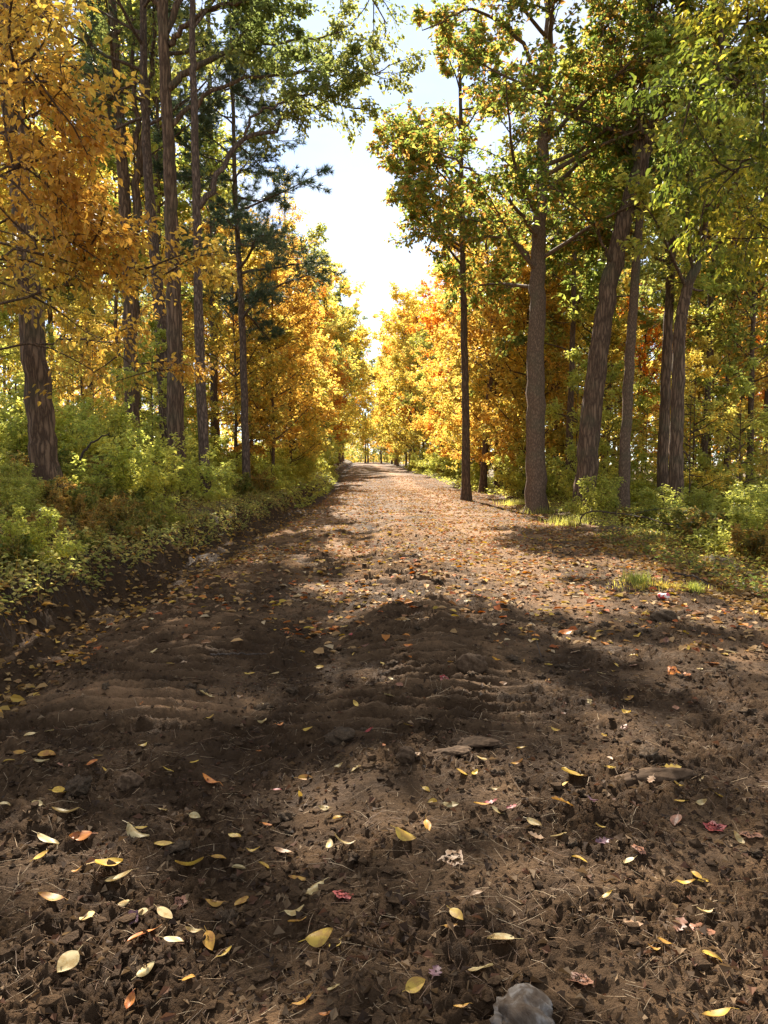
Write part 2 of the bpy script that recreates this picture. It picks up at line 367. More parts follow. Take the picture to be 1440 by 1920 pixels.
def grow(p0, d0, L, n, wander, trop, g):
    """random walks: p0 (M,3), d0 (M,3), L (M,) -> (M,n+1,3)"""
    pts = [p0]; d = d0; p = p0
    for i in range(n):
        d = unit(d + g.normal(0, wander, d.shape) + np.array([0, 0, trop]))
        p = p + d * (L / n)[:, None]; pts.append(p)
    return np.stack(pts, 1)
def at(paths, t):
    """paths (B,n,3), t (B,k) in 0..1 -> pos, tangent"""
    B, n, _ = paths.shape; f = t * (n - 1); i = np.clip(f.astype(int), 0, n - 2); w = (f - i)[..., None]
    b = np.arange(B)[:, None]; a0 = paths[b, i]; a1 = paths[b, i + 1]
    return a0 + (a1 - a0) * w, unit(a1 - a0)
def kids(paths, lens, k, t0, t1, ang, flat, lenf, n, wander, trop, g, taper=.55):
    B = len(paths)
    t = t0 + (t1 - t0) * (np.arange(k)[None] + g.random((B, k))) / k
    pos, tan = at(paths, t)
    r = g.normal(size=tan.shape); r[..., 2] *= flat
    r = unit(r - (r * tan).sum(-1, keepdims=True) * tan)
    A = g.normal(ang, .18, t.shape)[..., None]
    d = unit(tan * np.cos(A) + r * np.sin(A))
    L = lens[:, None] * lenf * (1 - taper * t) * g.uniform(.65, 1.25, t.shape)
    return grow(pos.reshape(-1, 3), d.reshape(-1, 3), L.ravel(), n, wander, trop, g), L.ravel(), t.ravel()

PAL = {
 'gold':   [(.44, .25, .05), (.54, .34, .065), (.58, .41, .085), (.44, .34, .07)],
 'amber':  [(.38, .205, .04), (.48, .29, .05), (.42, .28, .05), (.28, .21, .045)],
 'lemon':  [(.56, .42, .08), (.50, .40, .09), (.38, .36, .08), (.58, .38, .06)],
 'ygreen': [(.16, .20, .04), (.25, .27, .05), (.40, .34, .065), (.14, .17, .04)],
 'green':  [(.055, .10, .02), (.085, .14, .025), (.13, .18, .03), (.07, .11, .02)],
 'oak':    [(.12, .145, .04), (.18, .20, .055), (.28, .26, .065), (.14, .155, .045)],
 'mixed':  [(.13, .17, .034), (.19, .22, .042), (.36, .31, .058), (.48, .24, .05), (.22, .24, .045), (.16, .20, .04), (.42, .17, .05), (.13, .17, .034)],
 'mixed2': [(.09, .14, .028), (.13, .18, .032), (.19, .23, .04), (.32, .29, .05), (.46, .24, .05), (.12, .16, .03)],
 'orange': [(.52, .20, .03), (.52, .28, .035), (.48, .14, .03), (.52, .34, .045)],
 'nearg':  [(.048, .063, .010), (.085, .10, .014), (.15, .155, .02), (.32, .25, .03)],
 'red':    [(.42, .06, .03), (.46, .11, .03), (.36, .05, .035)],
 'pine':   [(.06, .095, .045), (.09, .13, .06), (.13, .165, .08)],
 'shrub':  [(.12, .15, .035), (.20, .21, .045), (.34, .27, .06), (.09, .12, .03), (.38, .22, .06)],
 'weeds':  [(.22, .23, .06), (.36, .34, .09), (.48, .39, .13), (.20, .22, .06), (.48, .32, .11), (.44, .41, .10)],
 'bright': [(.28, .31, .065), (.42, .40, .085), (.36, .36, .075), (.50, .44, .09)],
 'rust':   [(.32, .17, .05), (.26, .20, .055), (.40, .23, .05), (.16, .15, .04)],
 'litter': [(.30, .18, .07), (.42, .27, .11), (.22, .12, .055), (.48, .24, .05), (.52, .33, .07), (.16, .09, .045)],
}
def colours(P0, pal, g, scale=.8, mixn=.45):
    c = np.array(PAL[pal]); K = len(c)
    s = .5 + .25 * (np.sin(P0[:, 0] * scale * 1.7 + P0[:, 2] * .9 * scale) + np.sin(P0[:, 1] * scale * 1.3 - P0[:, 2] * 1.6 * scale + 1.3))
    f = np.clip(s + g.normal(0, mixn * .5, len(P0)), 0, .999) * (K - 1)
    i = f.astype(int); wv = (f - i)[:, None]
    return c[i] * (1 - wv) + c[np.minimum(i + 1, K - 1)] * wv
def leaves(P0, D, Nn, L, W, cols, fine=False, fold=.25, droop=.15):
    D = unit(D); S = unit(np.cross(D, Nn)); Nn = np.cross(S, D)
    L = L[:, None]; W = W[:, None]
    if not fine:
        m = P0 + D * L * .45
        V = np.stack([P0, m + S * W * .5 + Nn * W * fold, P0 + D * L - Nn * L * droop, m - S * W * .5 + Nn * W * fold], 1)
        i = np.arange(len(P0))[:, None] * 4
        F = np.concatenate([i + np.array([[0, 1, 2]]), i + np.array([[0, 2, 3]])], 0); k = 4
    else:
        a = P0 + D * L * .28; b = P0 + D * L * .66 - Nn * L * droop * .35
        V = np.stack([P0, a + S * W * .46 + Nn * W * fold, b + S * W * .40 + Nn * W * fold * .8, P0 + D * L - Nn * L * droop,
                      b - S * W * .40 + Nn * W * fold * .8, a - S * W * .46 + Nn * W * fold, b], 1)
        i = np.arange(len(P0))[:, None] * 7
        F = np.concatenate([i + np.array([q]) for q in ([0, 1, 6], [1, 2, 6], [2, 3, 6], [3, 4, 6], [4, 5, 6], [5, 0, 6])], 0); k = 7
    return V.reshape(-1, 3), F, np.repeat(cols, k, 0)
def twig_leaves(tp, k, size, g, pal, flatn=.5, droop=.25, fine=False, asp=.58, spread=.9, cscale=.8, mixn=.45, jitter=.05):
    """leaves on twig paths (B,n,3)"""
    B = len(tp); t = np.clip(g.random((B, k)) ** .8, .03, 1)
    pos, tan = at(tp, t); pos = pos.reshape(-1, 3); tan = tan.reshape(-1, 3); M = len(pos)
    r = g.normal(size=(M, 3)); r[:, 2] *= .45
    D = unit(tan * .7 + unit(r) * spread + np.array([0, 0, -droop]))
    Nn = unit(np.array([0, 0, 1.]) + g.normal(0, flatn, (M, 3)))
    pos = pos + g.normal(0, jitter, (M, 3))
    L = size * g.uniform(.65, 1.25, M)
    return leaves(pos, D, Nn, L, L * asp * g.uniform(.85, 1.15, M), colours(pos, pal, g, cscale, mixn), fine)
def needle_tufts(tp, k, size, g, pal='pine', nb=9):
    B = len(tp); t = np.clip(g.random((B, k)) ** .7, .1, 1)
    pos, tan = at(tp, t); pos = pos.reshape(-1, 3); tan = tan.reshape(-1, 3)
    pos = np.repeat(pos, nb, 0); tan = np.repeat(tan, nb, 0); M = len(pos)
    D = unit(tan * .8 + g.normal(0, .6, (M, 3)) + np.array([0, 0, .12]))
    S = unit(np.cross(D, g.normal(size=(M, 3)))); L = (size * g.uniform(.7, 1.2, M))[:, None]
    V = np.stack([pos - S * .007, pos + S * .007, pos + D * L], 1).reshape(-1, 3)
    F = np.arange(M * 3).reshape(-1, 3)
    return V, F, np.repeat(colours(pos, pal, g), 3, 0)
def cat(lst):
    Vs, Fs, Cs, o = [], [], [], 0
    for V, F, C in lst:
        Vs.append(V); Fs.append(F + o); Cs.append(C); o += len(V)
    return np.concatenate(Vs), np.concatenate(Fs), np.concatenate(Cs)
def smooth_path(ctrl, n):
    ctrl = np.array(ctrl, float); m = len(ctrl); q = np.vstack([2 * ctrl[0] - ctrl[1], ctrl, 2 * ctrl[-1] - ctrl[-2]])
    out = []
    for s in np.linspace(0, m - 1, n):
        i = min(int(s), m - 2); t = s - i; a, b, c, d = q[i], q[i + 1], q[i + 2], q[i + 3]
        out.append(.5 * (2 * b + (c - a) * t + (2 * a - 5 * b + 4 * c - d) * t * t + (3 * b - a - 3 * c + d) * t ** 3))
    return np.array(out)

def sprays(lp, ll, g, c, wood):
    """branches, twigs and leaves for limb paths lp (B,n,3); c = crown settings; returns leaf lists, appends wood tubes"""
    b, bl, bt = kids(lp, ll, c.get('kb', 8), c.get('b0', .22), 1, c.get('ab', .8), c.get('flat', .6), c.get('lb', .5), 4, c.get('wb', .14), c.get('tb', .02), g)
    t, tl, tt = kids(b, bl, c.get('kt', 7), .15, 1, .75, c.get('flat', .6), c.get('lt', .5), 1, .18, c.get('tt', 0.), g, .4)
    rb = c.get('rb', .013); f = np.linspace(1, .3, 5)[None]
    wood.append(tubes(b, rb * np.clip(bl, .3, 2)[:, None] * f, 4))
    wood.append(tubes(t, np.broadcast_to(np.array([[.0055, .0024]]), (len(t), 2)) * c.get('rt', 1.), 3))
    if c.get('needles'): return [needle_tufts(t, c['kl'], c['size'], g), needle_tufts(b, c['kl'], c['size'], g)]
    kw = dict(flatn=c.get('flatn', .5), droop=c.get('droop', .25), fine=c.get('fine', False), asp=c.get('asp', .58), cscale=c.get('cs', .8),
              mixn=c.get('mix', .45), jitter=c.get('jit', .06))
    return [twig_leaves(t, c['kl'], c['size'], g, c['pal'], **kw), twig_leaves(b, max(2, c['kl'] // 2), c['size'], g, c['pal'], **kw)]

def trunk_mesh(path, r0, rtop, sides, flare=.5, rough=.10, seed=1):
    n = len(path); s = np.linspace(0, 1, n)
    L = np.linalg.norm(np.diff(path, axis=0), axis=1).sum(); h = s * L
    r = r0 + (rtop - r0) * s ** .85 + r0 * flare * np.exp(-h / .35)
    V, F = tubes(path[None], r[None], sides, rough, seed)
    # root flare lobes
    return V, F, r
def hero_tree(name, label, cat_, ctrl, r0, rtop, crown, seed, limbs=(), bark=None, group=None, flare=.5, sides=18):
    """ctrl: list of world points up the trunk; limbs: hand placed limb paths (points, r0)"""
    g = np.random.default_rng(seed); bark = bark or BARK
    p0 = np.array(ctrl[0], float); p0[2] = float(ground(p0[0], p0[1])) - .12
    ctrl = [p0] + [np.array(c, float) for c in ctrl[1:]]
    root = tag(empty(name, p0), label, cat_, group)
    path = smooth_path(ctrl, 64); path[1:, :2] += g.normal(0, r0 * .05, (63, 2))
    V, F, r = trunk_mesh(path, r0, rtop, sides, flare, .09, seed)
    obj('trunk', mesh('trunk', V - p0, F, bark), root)
    L = []
    Ltot = np.linalg.norm(np.diff(path, axis=0), axis=1).sum()
    for pts, lr in limbs:
        lp = smooth_path(pts, 22)[None]; lp[0, 1:] += g.normal(0, .035, (21, 3)); ll = np.array([np.linalg.norm(np.diff(lp[0], axis=0), axis=1).sum()])
        wood = [tubes(lp, (lr * np.linspace(1, .18, 22))[None], 9, .08, seed)]
        cc = dict(crown); cc.update(crown.get('limb_over', {}))
        L += sprays(lp, ll * .62, g, cc, wood)
        V, F = join(wood); obj('limb', mesh('limb', V - p0, F, bark), root)
    k = crown.get('kn', 14)
    if k:
        lp, ll, lt = kids(path[None], np.array([1.]), k, crown['c0'], crown.get('c1', 1.), crown.get('al', 1.1), 1., 1, 8, crown.get('wl', .09), crown.get('tl', .03), g)
        # length profile over the crown
        s = (lt - crown['c0']) / (crown.get('c1', 1.) - crown['c0'] + 1e-6)
        prof = np.interp(s, crown.get('ps', [0, .35, 1]), crown.get('pl', [.8, 1, .35])) * crown['len'] * g.uniform(.8, 1.15, len(s))
        org = lp[:, :1]; lp = org + (lp - org) * (prof / ll)[:, None, None]
        ll = prof
        for i in range(len(lp)):
            rr = np.interp(lt[i], np.linspace(0, 1, len(r)), r)
            wood = [tubes(lp[i:i + 1], (min(rr * .55, .014 * ll[i] + .012) * np.linspace(1, .2, 9))[None], 6)]
            L += sprays(lp[i:i + 1], ll[i:i + 1], g, crown, wood)
            V, F = join(wood); obj('limb', mesh('limb', V - p0, F, bark), root)
    V, F, C = cat(L)
    obj('crown', mesh('crown', V - p0, F, crown.get('mat', FOL), False, C), root)
    return root

def proto_tree(name, H, r0, crown, seed, bark=None, lean=.03, sides=9):
    """a whole tree at the origin for copying: trunk (with its limbs) and crown meshes"""
    g = np.random.default_rng(seed); bark = bark or BARK2
    n = 14; z = np.linspace(-.2, H, n); off = np.cumsum(g.normal(0, lean, (n, 2)), 0) * (H / 14); off -= off[0]
    path = smooth_path(np.column_stack([off, z]), 30)
    V, F, r = trunk_mesh(path, r0, r0 * .15, sides, .4, .08, seed)
    wood = [(V, F)]
    lp, ll, lt = kids(path[None], np.array([1.]), crown['kn'], crown['c0'], 1., crown.get('al', 1.1), 1., 1, 6, .1, crown.get('tl', .03), g)
    s = (lt - crown['c0']) / (1 - crown['c0'])
    prof = np.interp(s, crown.get('ps', [0, .35, 1]), crown.get('pl', [.8, 1, .35])) * crown['len'] * g.uniform(.75, 1.15, len(s))
    org = lp[:, :1]; lp = org + (lp - org) * (prof / ll)[:, None, None]
    wood.append(tubes(lp, (.011 * prof + .008)[:, None] * np.linspace(1, .25, 7)[None], 5))
    L = sprays(lp, prof, g, crown, wood)
    V, F = join(wood); V2, F2, C2 = cat(L)
    return mesh(name + '_trunk', V, F, bark), mesh(name + '_crown', V2, F2, crown.get('mat', FOL), False, C2)

# ------------------------------------------------------------------ hero trees
def px(d, *pts): return [P(a, b, d) for a, b in pts]
GL = dict(c0=.45, len=4.0, kn=16, kb=8, kt=7, kl=11, size=.15, pal='gold', cs=.6)
L_GROUP = 'large trees standing on the left bank'
R_GROUP = 'large trees standing beside the road on the right'
hero_tree('oak_tree', 'thick grooved trunk leaning left on the near left bank, bare base among low weeds', 'tree',
          px(12, (88, 890), (78, 800), (55, 560), (42, 400), (20, 100), (10, -300), (20, -800)), .235, .10,
          dict(GL, c0=.6, len=3.0, kn=8, pal='amber', size=.12), 101, group=L_GROUP, flare=.55, sides=26)
hero_tree('maple_tree', 'fluted grey trunk forking high, left of the close pair', 'tree',
          px(21, (246, 800), (245, 640), (234, 380), (226, 240), (214, 60), (200, -300), (190, -700)), .23, .06,
          dict(GL, c0=.5, len=4.0, pal='oak', kn=12, size=.15), 102, group=L_GROUP, limbs=[
          (px(21, (245, 520), (255, 400), (262, 320), (280, 180), (290, 20), (305, -300)), .15),
          (px(21, (232, 330), (205, 210), (188, 175), (165, 60)), .06), (px(21, (262, 330), (255, 200), (248, 60), (240, -200)), .09)], flare=.3)
hero_tree('oak_tree', 'tall straight grooved trunk, thicker of the close pair, with limbs arching over the road', 'tree',
          px(17, (330, 830), (328, 640), (322, 430), (315, 250), (304, 0), (298, -400), (300, -800)), .205, .07,
          dict(c0=.60, len=4.0, kn=8, kb=8, kt=7, kl=9, size=.15, pal='oak', limb_over=dict(kb=14, b0=.36, kl=15, lb=.46, size=.125)), 103, group=L_GROUP, limbs=[
          ([P(318, 165, 17), P(352, 135, 17), P(400, 108, 17.2), P(470, 92, 17.6), P(545, 75, 18), P(640, 60, 18.5)], .085),
          ([P(318, 240, 17), P(370, 190, 17.2), P(450, 150, 17.6), P(560, 135, 18), P(660, 140, 18.4), P(735, 120, 18.8)], .06),
          ([P(316, 85, 17), P(350, 45, 16.8), P(420, 10, 16.6), P(500, 10, 16.5), P(560, 60, 16.5)], .07),
          ([P(308, -150, 17), P(400, -260, 16.5), P(540, -300, 16), P(700, -260, 15.5), P(800, -200, 15)], .08),  # unseen limb above the frame, added to shade the foreground road
          ([P(312, 60, 17), P(380, -60, 17.5), P(520, -120, 18), P(660, -60, 19), P(720, 40, 19.5)], .08)], flare=.35)
hero_tree('pine_tree', 'dark trunk close against the left of the thicker one in the pair', 'tree',
          px(18.5, (316, 830), (303, 640), (292, 500), (280, 360), (272, 200), (268, 0), (262, -500)), .185, .06,
          dict(c0=.62, len=3.2, kn=14, kb=7, kt=6, kl=4, size=.12, pal='pine', needles=True, mat=NEED, flat=.3, tl=.0, al=1.35), 104, bark=BARKP, group=L_GROUP, flare=.25)
hero_tree('oak_tree', 'slender dark straight trunk with one long limb sweeping right across the sky', 'tree',
          px(16.5, (385, 850), (374, 640), (369, 400), (364, 200), (360, 0), (355, -500)), .122, .05,
          dict(c0=.72, len=2.8, kn=5, kb=7, kt=6, kl=9, size=.14, pal='oak', limb_over=dict(kb=20, b0=.42, kl=10, lb=.36, size=.12)), 105, bark=BARKP, group=L_GROUP, limbs=[
          ([P(369, 390, 16.5), P(405, 345, 16.6), P(450, 270, 16.8), P(520, 235, 17), P(590, 195, 17.3), P(690, 205, 17.6)], .075),
          ([P(455, 265, 16.8), P(478, 215, 16.6), P(540, 190, 16.4), P(620, 165, 16.3), P(690, 100, 16.2)], .035)], flare=.3)
PINE = dict(c0=.22, len=2.7, kn=30, kb=10, kt=6, kl=5, size=.165, pal='pine', needles=True, mat=NEED, flat=.25, tl=.012, al=1.45, ps=[0, .3, 1], pl=[.9, 1, .3], lb=.42)
hero_tree('pine_tree', 'thin straight pine trunk with flat dark green needle layers, at the roadside thicket', 'tree',
          px(22, (462, 850), (455, 640), (447, 470), (440, 330), (436, 150), (430, 0)), .12, .03, PINE, 106, bark=BARKP, group=L_GROUP, flare=.2)
hero_tree('pine_tree', 'dense blue-green pine behind the slender dark trunk, needles filling the gap', 'tree',
          px(29, (402, 840), (400, 600), (396, 300), (392, 60), (390, -150)), .16, .04, dict(PINE, c0=.28, len=3.8, kn=38, kl=5, size=.19), 107, bark=BARKP, group=L_GROUP)
# near golden beech, trunk outside the frame on the left
BE = dict(c0=.16, len=3.7, kn=14, kb=10, kt=8, kl=11, size=.088, pal='amber', fine=True, flat=.28, tl=.0, tb=-.02, tt=-.03, al=1.35, droop=.5, flatn=.4, cs=1.0,
          ps=[0, .25, 1], pl=[.75, 1, .55], rt=.8)
hero_tree('beech_tree', 'golden leaved beech whose layered sprays hang into the upper left corner', 'tree',
          [(-7.2, 9.0, 0), (-7.1, 9.0, 3), (-7.3, 9.1, 7), (-7.2, 9.0, 11), (-7.1, 9, 14)], .17, .04, BE, 108, bark=BARK2, limbs=[
          ([np.array([-7.1, 9., 2.6]), P(60, 560, 9.2), P(170, 520, 9.4), P(270, 510, 9.6), P(370, 500, 9.8)], .02),
          ([np.array([-7.1, 9., 2.3]), P(60, 640, 10.5), P(180, 640, 11), P(260, 690, 11.5), P(310, 690, 12)], .018),
          ([np.array([-7.2, 9., 3.2]), P(0, 420, 9), P(80, 400, 9), P(150, 390, 9.2)], .02),
          ([np.array([-7.2, 9., 4.2]), P(0, 250, 8.5), P(60, 220, 8.4), P(130, 250, 8.4)], .02),
          ([np.array([-7.2, 9., 5.2]), P(0, 90, 8), P(70, 40, 8), P(150, 80, 8)], .02),
          ([np.array([-7.2, 9., 3.7]), P(-20, 330, 8), P(50, 310, 8), P(120, 320, 8.1)], .02), ([np.array([-7.2, 9., 4.7]), P(-20, 160, 7.6), P(50, 140, 7.6), P(120, 170, 7.7)], .02),
          ([np.array([-7.1, 9., 2.9]), P(0, 480, 8.4), P(90, 450, 8.5), P(180, 440, 8.7)], .02)])
# right side
MX = dict(c0=.28, len=4.4, kn=26, kb=9, kt=7, kl=12, size=.155, pal='mixed', cs=.9, mix=.9, al=1.15, tl=.0, ps=[0, .3, 1], pl=[.75, 1, .45])
hero_tree('maple_tree', 'straight pale brown trunk at the road edge with mixed green and orange leaves', 'tree',
          px(21.5, (1005, 960), (1004, 760), (1007, 560), (1013, 400), (1021, 230), (1029, 60), (1036, -200), (1040, -600)), .30, .07, MX, 201, group=R_GROUP, bark=BARK3,
          limbs=[([P(1010, 450, 21.5), P(960, 380, 20.5), P(900, 330, 20), P(830, 290, 19.5), P(770, 260, 19.5)], .06),
                 ([P(1008, 500, 21.5), P(960, 450, 22), P(880, 445, 22.5), P(800, 430, 23)], .05),
                 ([P(1025, 150, 21.5), P(960, 60, 21), P(880, 20, 20.5), P(790, 60, 20)], .07)], flare=.4, sides=26)
hero_tree('oak_tree', 'massive mossy trunk leaning right and forking high above the road edge', 'tree',
          px(20.5, (1094, 965), (1103, 840), (1120, 680), (1146, 520), (1178, 390), (1207, 290), (1228, 200), (1262, 90), (1298, -40), (1350, -300), (1390, -600)), .315, .10,
          dict(c0=.5, len=4.6, kn=18, kb=9, kt=7, kl=12, size=.16, pal='mixed2', cs=.9, mix=.8), 202, group=R_GROUP,
          limbs=[(px(20.5, (1196, 320), (1200, 240), (1196, 150), (1206, 60), (1240, -60), (1250, -300)), .13),
                 (px(20.2, (1215, 265), (1185, 190), (1160, 110), (1130, 20)), .07),
                 ([P(1150, 500, 20.5), P(1120, 440, 20), P(1060, 370, 19.5), P(980, 320, 19)], .045),
                                  ([P(1235, 190, 20.5), P(1290, 150, 20), P(1350, 130, 19.5), P(1420, 60, 19)], .06)], flare=.25, sides=26)
hero_tree('maple_tree', 'slimmer smooth trunk just beyond the massive leaning one', 'tree',
          px(20.5, (1168, 962), (1176, 760), (1188, 560), (1200, 400), (1208, 250), (1216, 60), (1222, -300)), .165, .05,
          dict(MX, c0=.42, len=3.4, kn=18, pal='mixed2', kl=11), 203, group=R_GROUP, bark=BARK3)
hero_tree('oak_tree', 'upright dark trunk, left stem of the crossing pair among yellow saplings', 'tree',
          px(21.5, (1242, 960), (1246, 760), (1256, 560), (1262, 420), (1270, 250), (1280, 0), (1290, -300)), .175, .05,
          dict(c0=.38, len=3.6, kn=18, kb=8, kt=7, kl=12, size=.16, pal='mixed2'), 204, group=R_GROUP, flare=.25)
hero_tree('oak_tree', 'thick dark trunk bending right at mid height, right stem of the crossing pair', 'tree',
          px(19.5, (1266, 975), (1270, 800), (1275, 620), (1288, 545), (1310, 480), (1335, 330), (1350, 100), (1360, -200)), .20, .06,
          dict(c0=.4, len=3.8, kn=18, kb=8, kt=7, kl=12, size=.16, pal='ygreen'), 205, group=R_GROUP, flare=.3)
hero_tree('maple_tree', 'narrow reddish trunk standing where the road crests, right side', 'tree',
          px(27, (874, 940), (873, 760), (869, 560), (866, 400), (864, 250), (862, 100)), .165, .05,
          dict(MX, c0=.38, len=3.6, kn=20, pal='mixed', kl=11, size=.18), 206, group=R_GROUP, bark=BARK2)
hero_tree('maple_tree', 'golden leaved maple just behind the road crest on the right', 'tree',
          px(34, (905, 925), (915, 760), (925, 650), (915, 500), (905, 380)), .17, .04, dict(MX, c0=.34, len=4.0, kn=20, pal='gold', kl=8, size=.18), 207, group=R_GROUP, bark=BARK2)
# near green tree, trunk outside the frame on the right
hero_tree('beech_tree', 'green leaved beech whose near branches reach in from the upper right edge', 'tree',
          [(8.8, 10.5, 0), (8.7, 10.5, 3), (8.8, 10.6, 7), (8.7, 10.6, 11), (8.6, 10.6, 14)], .17, .04,
          dict(BE, c0=.28, pal='nearg', kn=20, kl=13, size=.10, len=3.5, fine=True), 208, bark=BARK2, limbs=[
          ([np.array([8.7, 10.5, 4.0]), P(1500, 330, 10.5), P(1430, 300, 10.5), P(1370, 320, 10.5), P(1320, 360, 10.6)], .025),
          ([np.array([8.7, 10.5, 3.4]), P(1500, 470, 11), P(1440, 430, 11), P(1380, 440, 11.2)], .025),
          ([np.array([8.7, 10.5, 5.2]), P(1500, 150, 10), P(1430, 170, 9.8), P(1360, 150, 9.6), P(1290, 200, 9.6)], .025),
          ([np.array([8.7, 10.5, 6.2]), P(1480, 40, 10), P(1440, 30, 10), P(1380, 60, 10)], .025)])

# ------------------------------------------------------------------ background trees (copies)
BG = dict(kb=7, kt=6, kl=6, cs=.5, rb=.010, rt=1.5)
PR = {}
def proto(key, *a, **k): PR[key] = proto_tree(key, *a, **k)
proto('gold_maple', 13, .13, dict(BG, c0=.14, len=3.7, kn=40, size=.21, pal='gold', ps=[0, .5, .8, 1], pl=[.8, 1, .9, .5], flat=.5), 301)
proto('lemon_maple', 11, .11, dict(BG, c0=.1, len=3.3, kn=38, size=.2, pal='lemon', ps=[0, .5, .8, 1], pl=[.9, 1, .85, .5], flat=.5), 302)
proto('green_oak', 19, .20, dict(BG, c0=.42, len=4.2, kn=30, size=.25, pal='oak', pl=[.7, 1, .5]), 303)
proto('yellow_oak', 18, .19, dict(BG, c0=.36, len=4.0, kn=30, size=.24, pal='ygreen', pl=[.7, 1, .5]), 304)
proto('orange_maple', 15, .15, dict(BG, c0=.25, len=3.8, kn=36, size=.23, pal='orange', ps=[0, .5, .8, 1], pl=[.7, 1, .9, .5]), 305)
proto('mixed_maple', 17, .17, dict(BG, c0=.35, len=4.0, kn=32, size=.24, pal='mixed', pl=[.8, 1, .4]), 306)
proto('amber_beech', 14, .14, dict(BG, c0=.2, len=3.8, kn=32, size=.21, pal='amber', flat=.35, pl=[.9, 1, .4]), 307)
proto('bare_tree', 15, .10, dict(BG, c0=.4, len=3.0, kn=20, size=.14, pal='gold', kl=2, al=.6, pl=[1, .9, .4]), 308)
proto('slim_tree', 18, .11, dict(BG, c0=.5, len=3.2, kn=26, kl=7, size=.22, pal='ygreen', pl=[.7, 1, .5]), 311, lean=.05)
proto('slim_gold', 16, .10, dict(BG, c0=.42, len=3.0, kn=26, kl=7, size=.21, pal='lemon', pl=[.7, 1, .5]), 312, lean=.06)
proto('sapling', 4.6, .03, dict(BG, c0=.14, len=1.5, kn=18, kb=5, kt=4, kl=7, size=.12, pal='bright', flat=.25, rb=.006, rt=.8, tl=0, cs=1.2), 309, sides=6)
proto('gold_sapling', 5.2, .03, dict(BG, c0=.14, len=1.6, kn=18, kb=5, kt=4, kl=7, size=.125, pal='lemon', flat=.25, rb=.006, rt=.8, tl=0, cs=1.2), 310, sides=6)
LABEL = {'gold_maple': ('gold_maple', 'golden maple'), 'lemon_maple': ('yellow_maple', 'lemon yellow maple'), 'green_oak': ('green_oak', 'green topped oak'),
         'yellow_oak': ('yellow_oak', 'yellow-green oak'), 'orange_maple': ('orange_maple', 'orange maple'), 'mixed_maple': ('maple_tree', 'green and orange maple'),
         'amber_beech': ('amber_beech', 'amber beech'), 'bare_tree': ('bare_tree', 'nearly bare thin tree'), 'slim_tree': ('slim_tree', 'slim yellow-green tree'), 'slim_gold': ('slim_gold_tree', 'slim lemon topped tree'), 'sapling': ('sapling', 'yellow-green sapling'),
         'gold_sapling': ('gold_sapling', 'lemon yellow sapling')}
placed = []
def put(key, x, y, s=1., rz=None, sz=None):
    rz = rng.uniform(0, 6.28) if rz is None else rz
    z = float(ground(x, y))
    root = empty(LABEL[key][0], (x, y, z - .05)); root.rotation_euler = (0, 0, rz); root.scale = (s, s, sz or s)
    t, c = PR[key]
    obj('trunk', t, root); obj('crown', c, root)
    placed.append((root, key, x, y))
    return root
# hand placed vista trees that close the tunnel (pixel of the trunk, distance)
def putpx(key, pxx, d, s=1., **k): 
    x = P(pxx, 860, d)[0]; u = x - float(xc(d)); m = 4.9 if d < 80 else 4.5
    if d < 175 and abs(u) < m: u = math.copysign(m + .9 * rng.random(), u if abs(u) > .4 else pxx - 700)
    return put(key, u + float(xc(d)), d, s, **k)
for key, a, d, s in [
    ('gold_maple', 512, 27, .6), ('gold_maple', 470, 31, .72), ('gold_maple', 545, 36, .66), ('lemon_maple', 600, 33, .62), ('orange_maple', 535, 47, .85),
    ('gold_maple', 580, 52, .72), ('yellow_oak', 568, 58, .98), ('orange_maple', 608, 66, .7), ('lemon_maple', 620, 48, .6), ('lemon_maple', 640, 72, 1.25),
    ('green_oak', 612, 84, .95), ('lemon_maple', 648, 95, 1.6), ('yellow_oak', 655, 118, 1.15), ('lemon_maple', 668, 135, 1.9), ('orange_maple', 662, 150, 1.5),
    ('lemon_maple', 640, 78, 1.75), ('yellow_oak', 655, 98, 1.25), ('lemon_maple', 750, 88, 1.8), ('gold_maple', 745, 104, 1.6), ('lemon_maple', 660, 112, 2.0), ('lemon_maple', 735, 126, 2.1), ('bare_tree', 535, 42, 1.05), ('lemon_maple', 445, 26, .7), ('gold_maple', 410, 36, .9),
    ('lemon_maple', 830, 31, .85), ('gold_maple', 812, 38, .8), ('lemon_maple', 795, 48, .85), ('gold_maple', 820, 44, .9), ('orange_maple', 775, 56, 1.0), ('gold_maple', 790, 62, .85),
    ('yellow_oak', 770, 74, .85), ('lemon_maple', 748, 80, 1.2), ('orange_maple', 765, 92, 1.25), ('lemon_maple', 735, 110, 1.6), ('gold_maple', 728, 140, 1.7),
    ('lemon_maple', 715, 185, 2.2), ('green_oak', 735, 185, 1.4), ('yellow_oak', 690, 205, 1.5), ('orange_maple', 712, 150, .45), ('lemon_maple', 685, 192, 2.2), ('gold_sapling', 700, 196, 2.6), ('sapling', 690, 188, 2.4), ('gold_sapling', 711, 190, 2.5),
    ('yellow_oak', 850, 40, .8), ('lemon_maple', 880, 38, .75), ('gold_maple', 950, 30, .7), ('lemon_maple', 930, 42, .9),
    ('orange_maple', 1205, 40, .7), ('gold_maple', 1330, 34, .8), ('orange_maple', 1390, 44, .8), ('lemon_maple', 1120, 30, .75), ('green_oak', 1320, 27, .8), ('yellow_oak', 1405, 26, .75),
    ('amber_beech', 1362, 30, .9), ('yellow_oak', 1068, 27, .85), ('lemon_maple', 1045, 33, .8), ('green_oak', 1135, 38, 1.0)]:
    putpx(key, a, d, s)
def far_enough(x, y, m):
    return all((x - q[2]) ** 2 + (y - q[3]) ** 2 > m * m for q in placed)
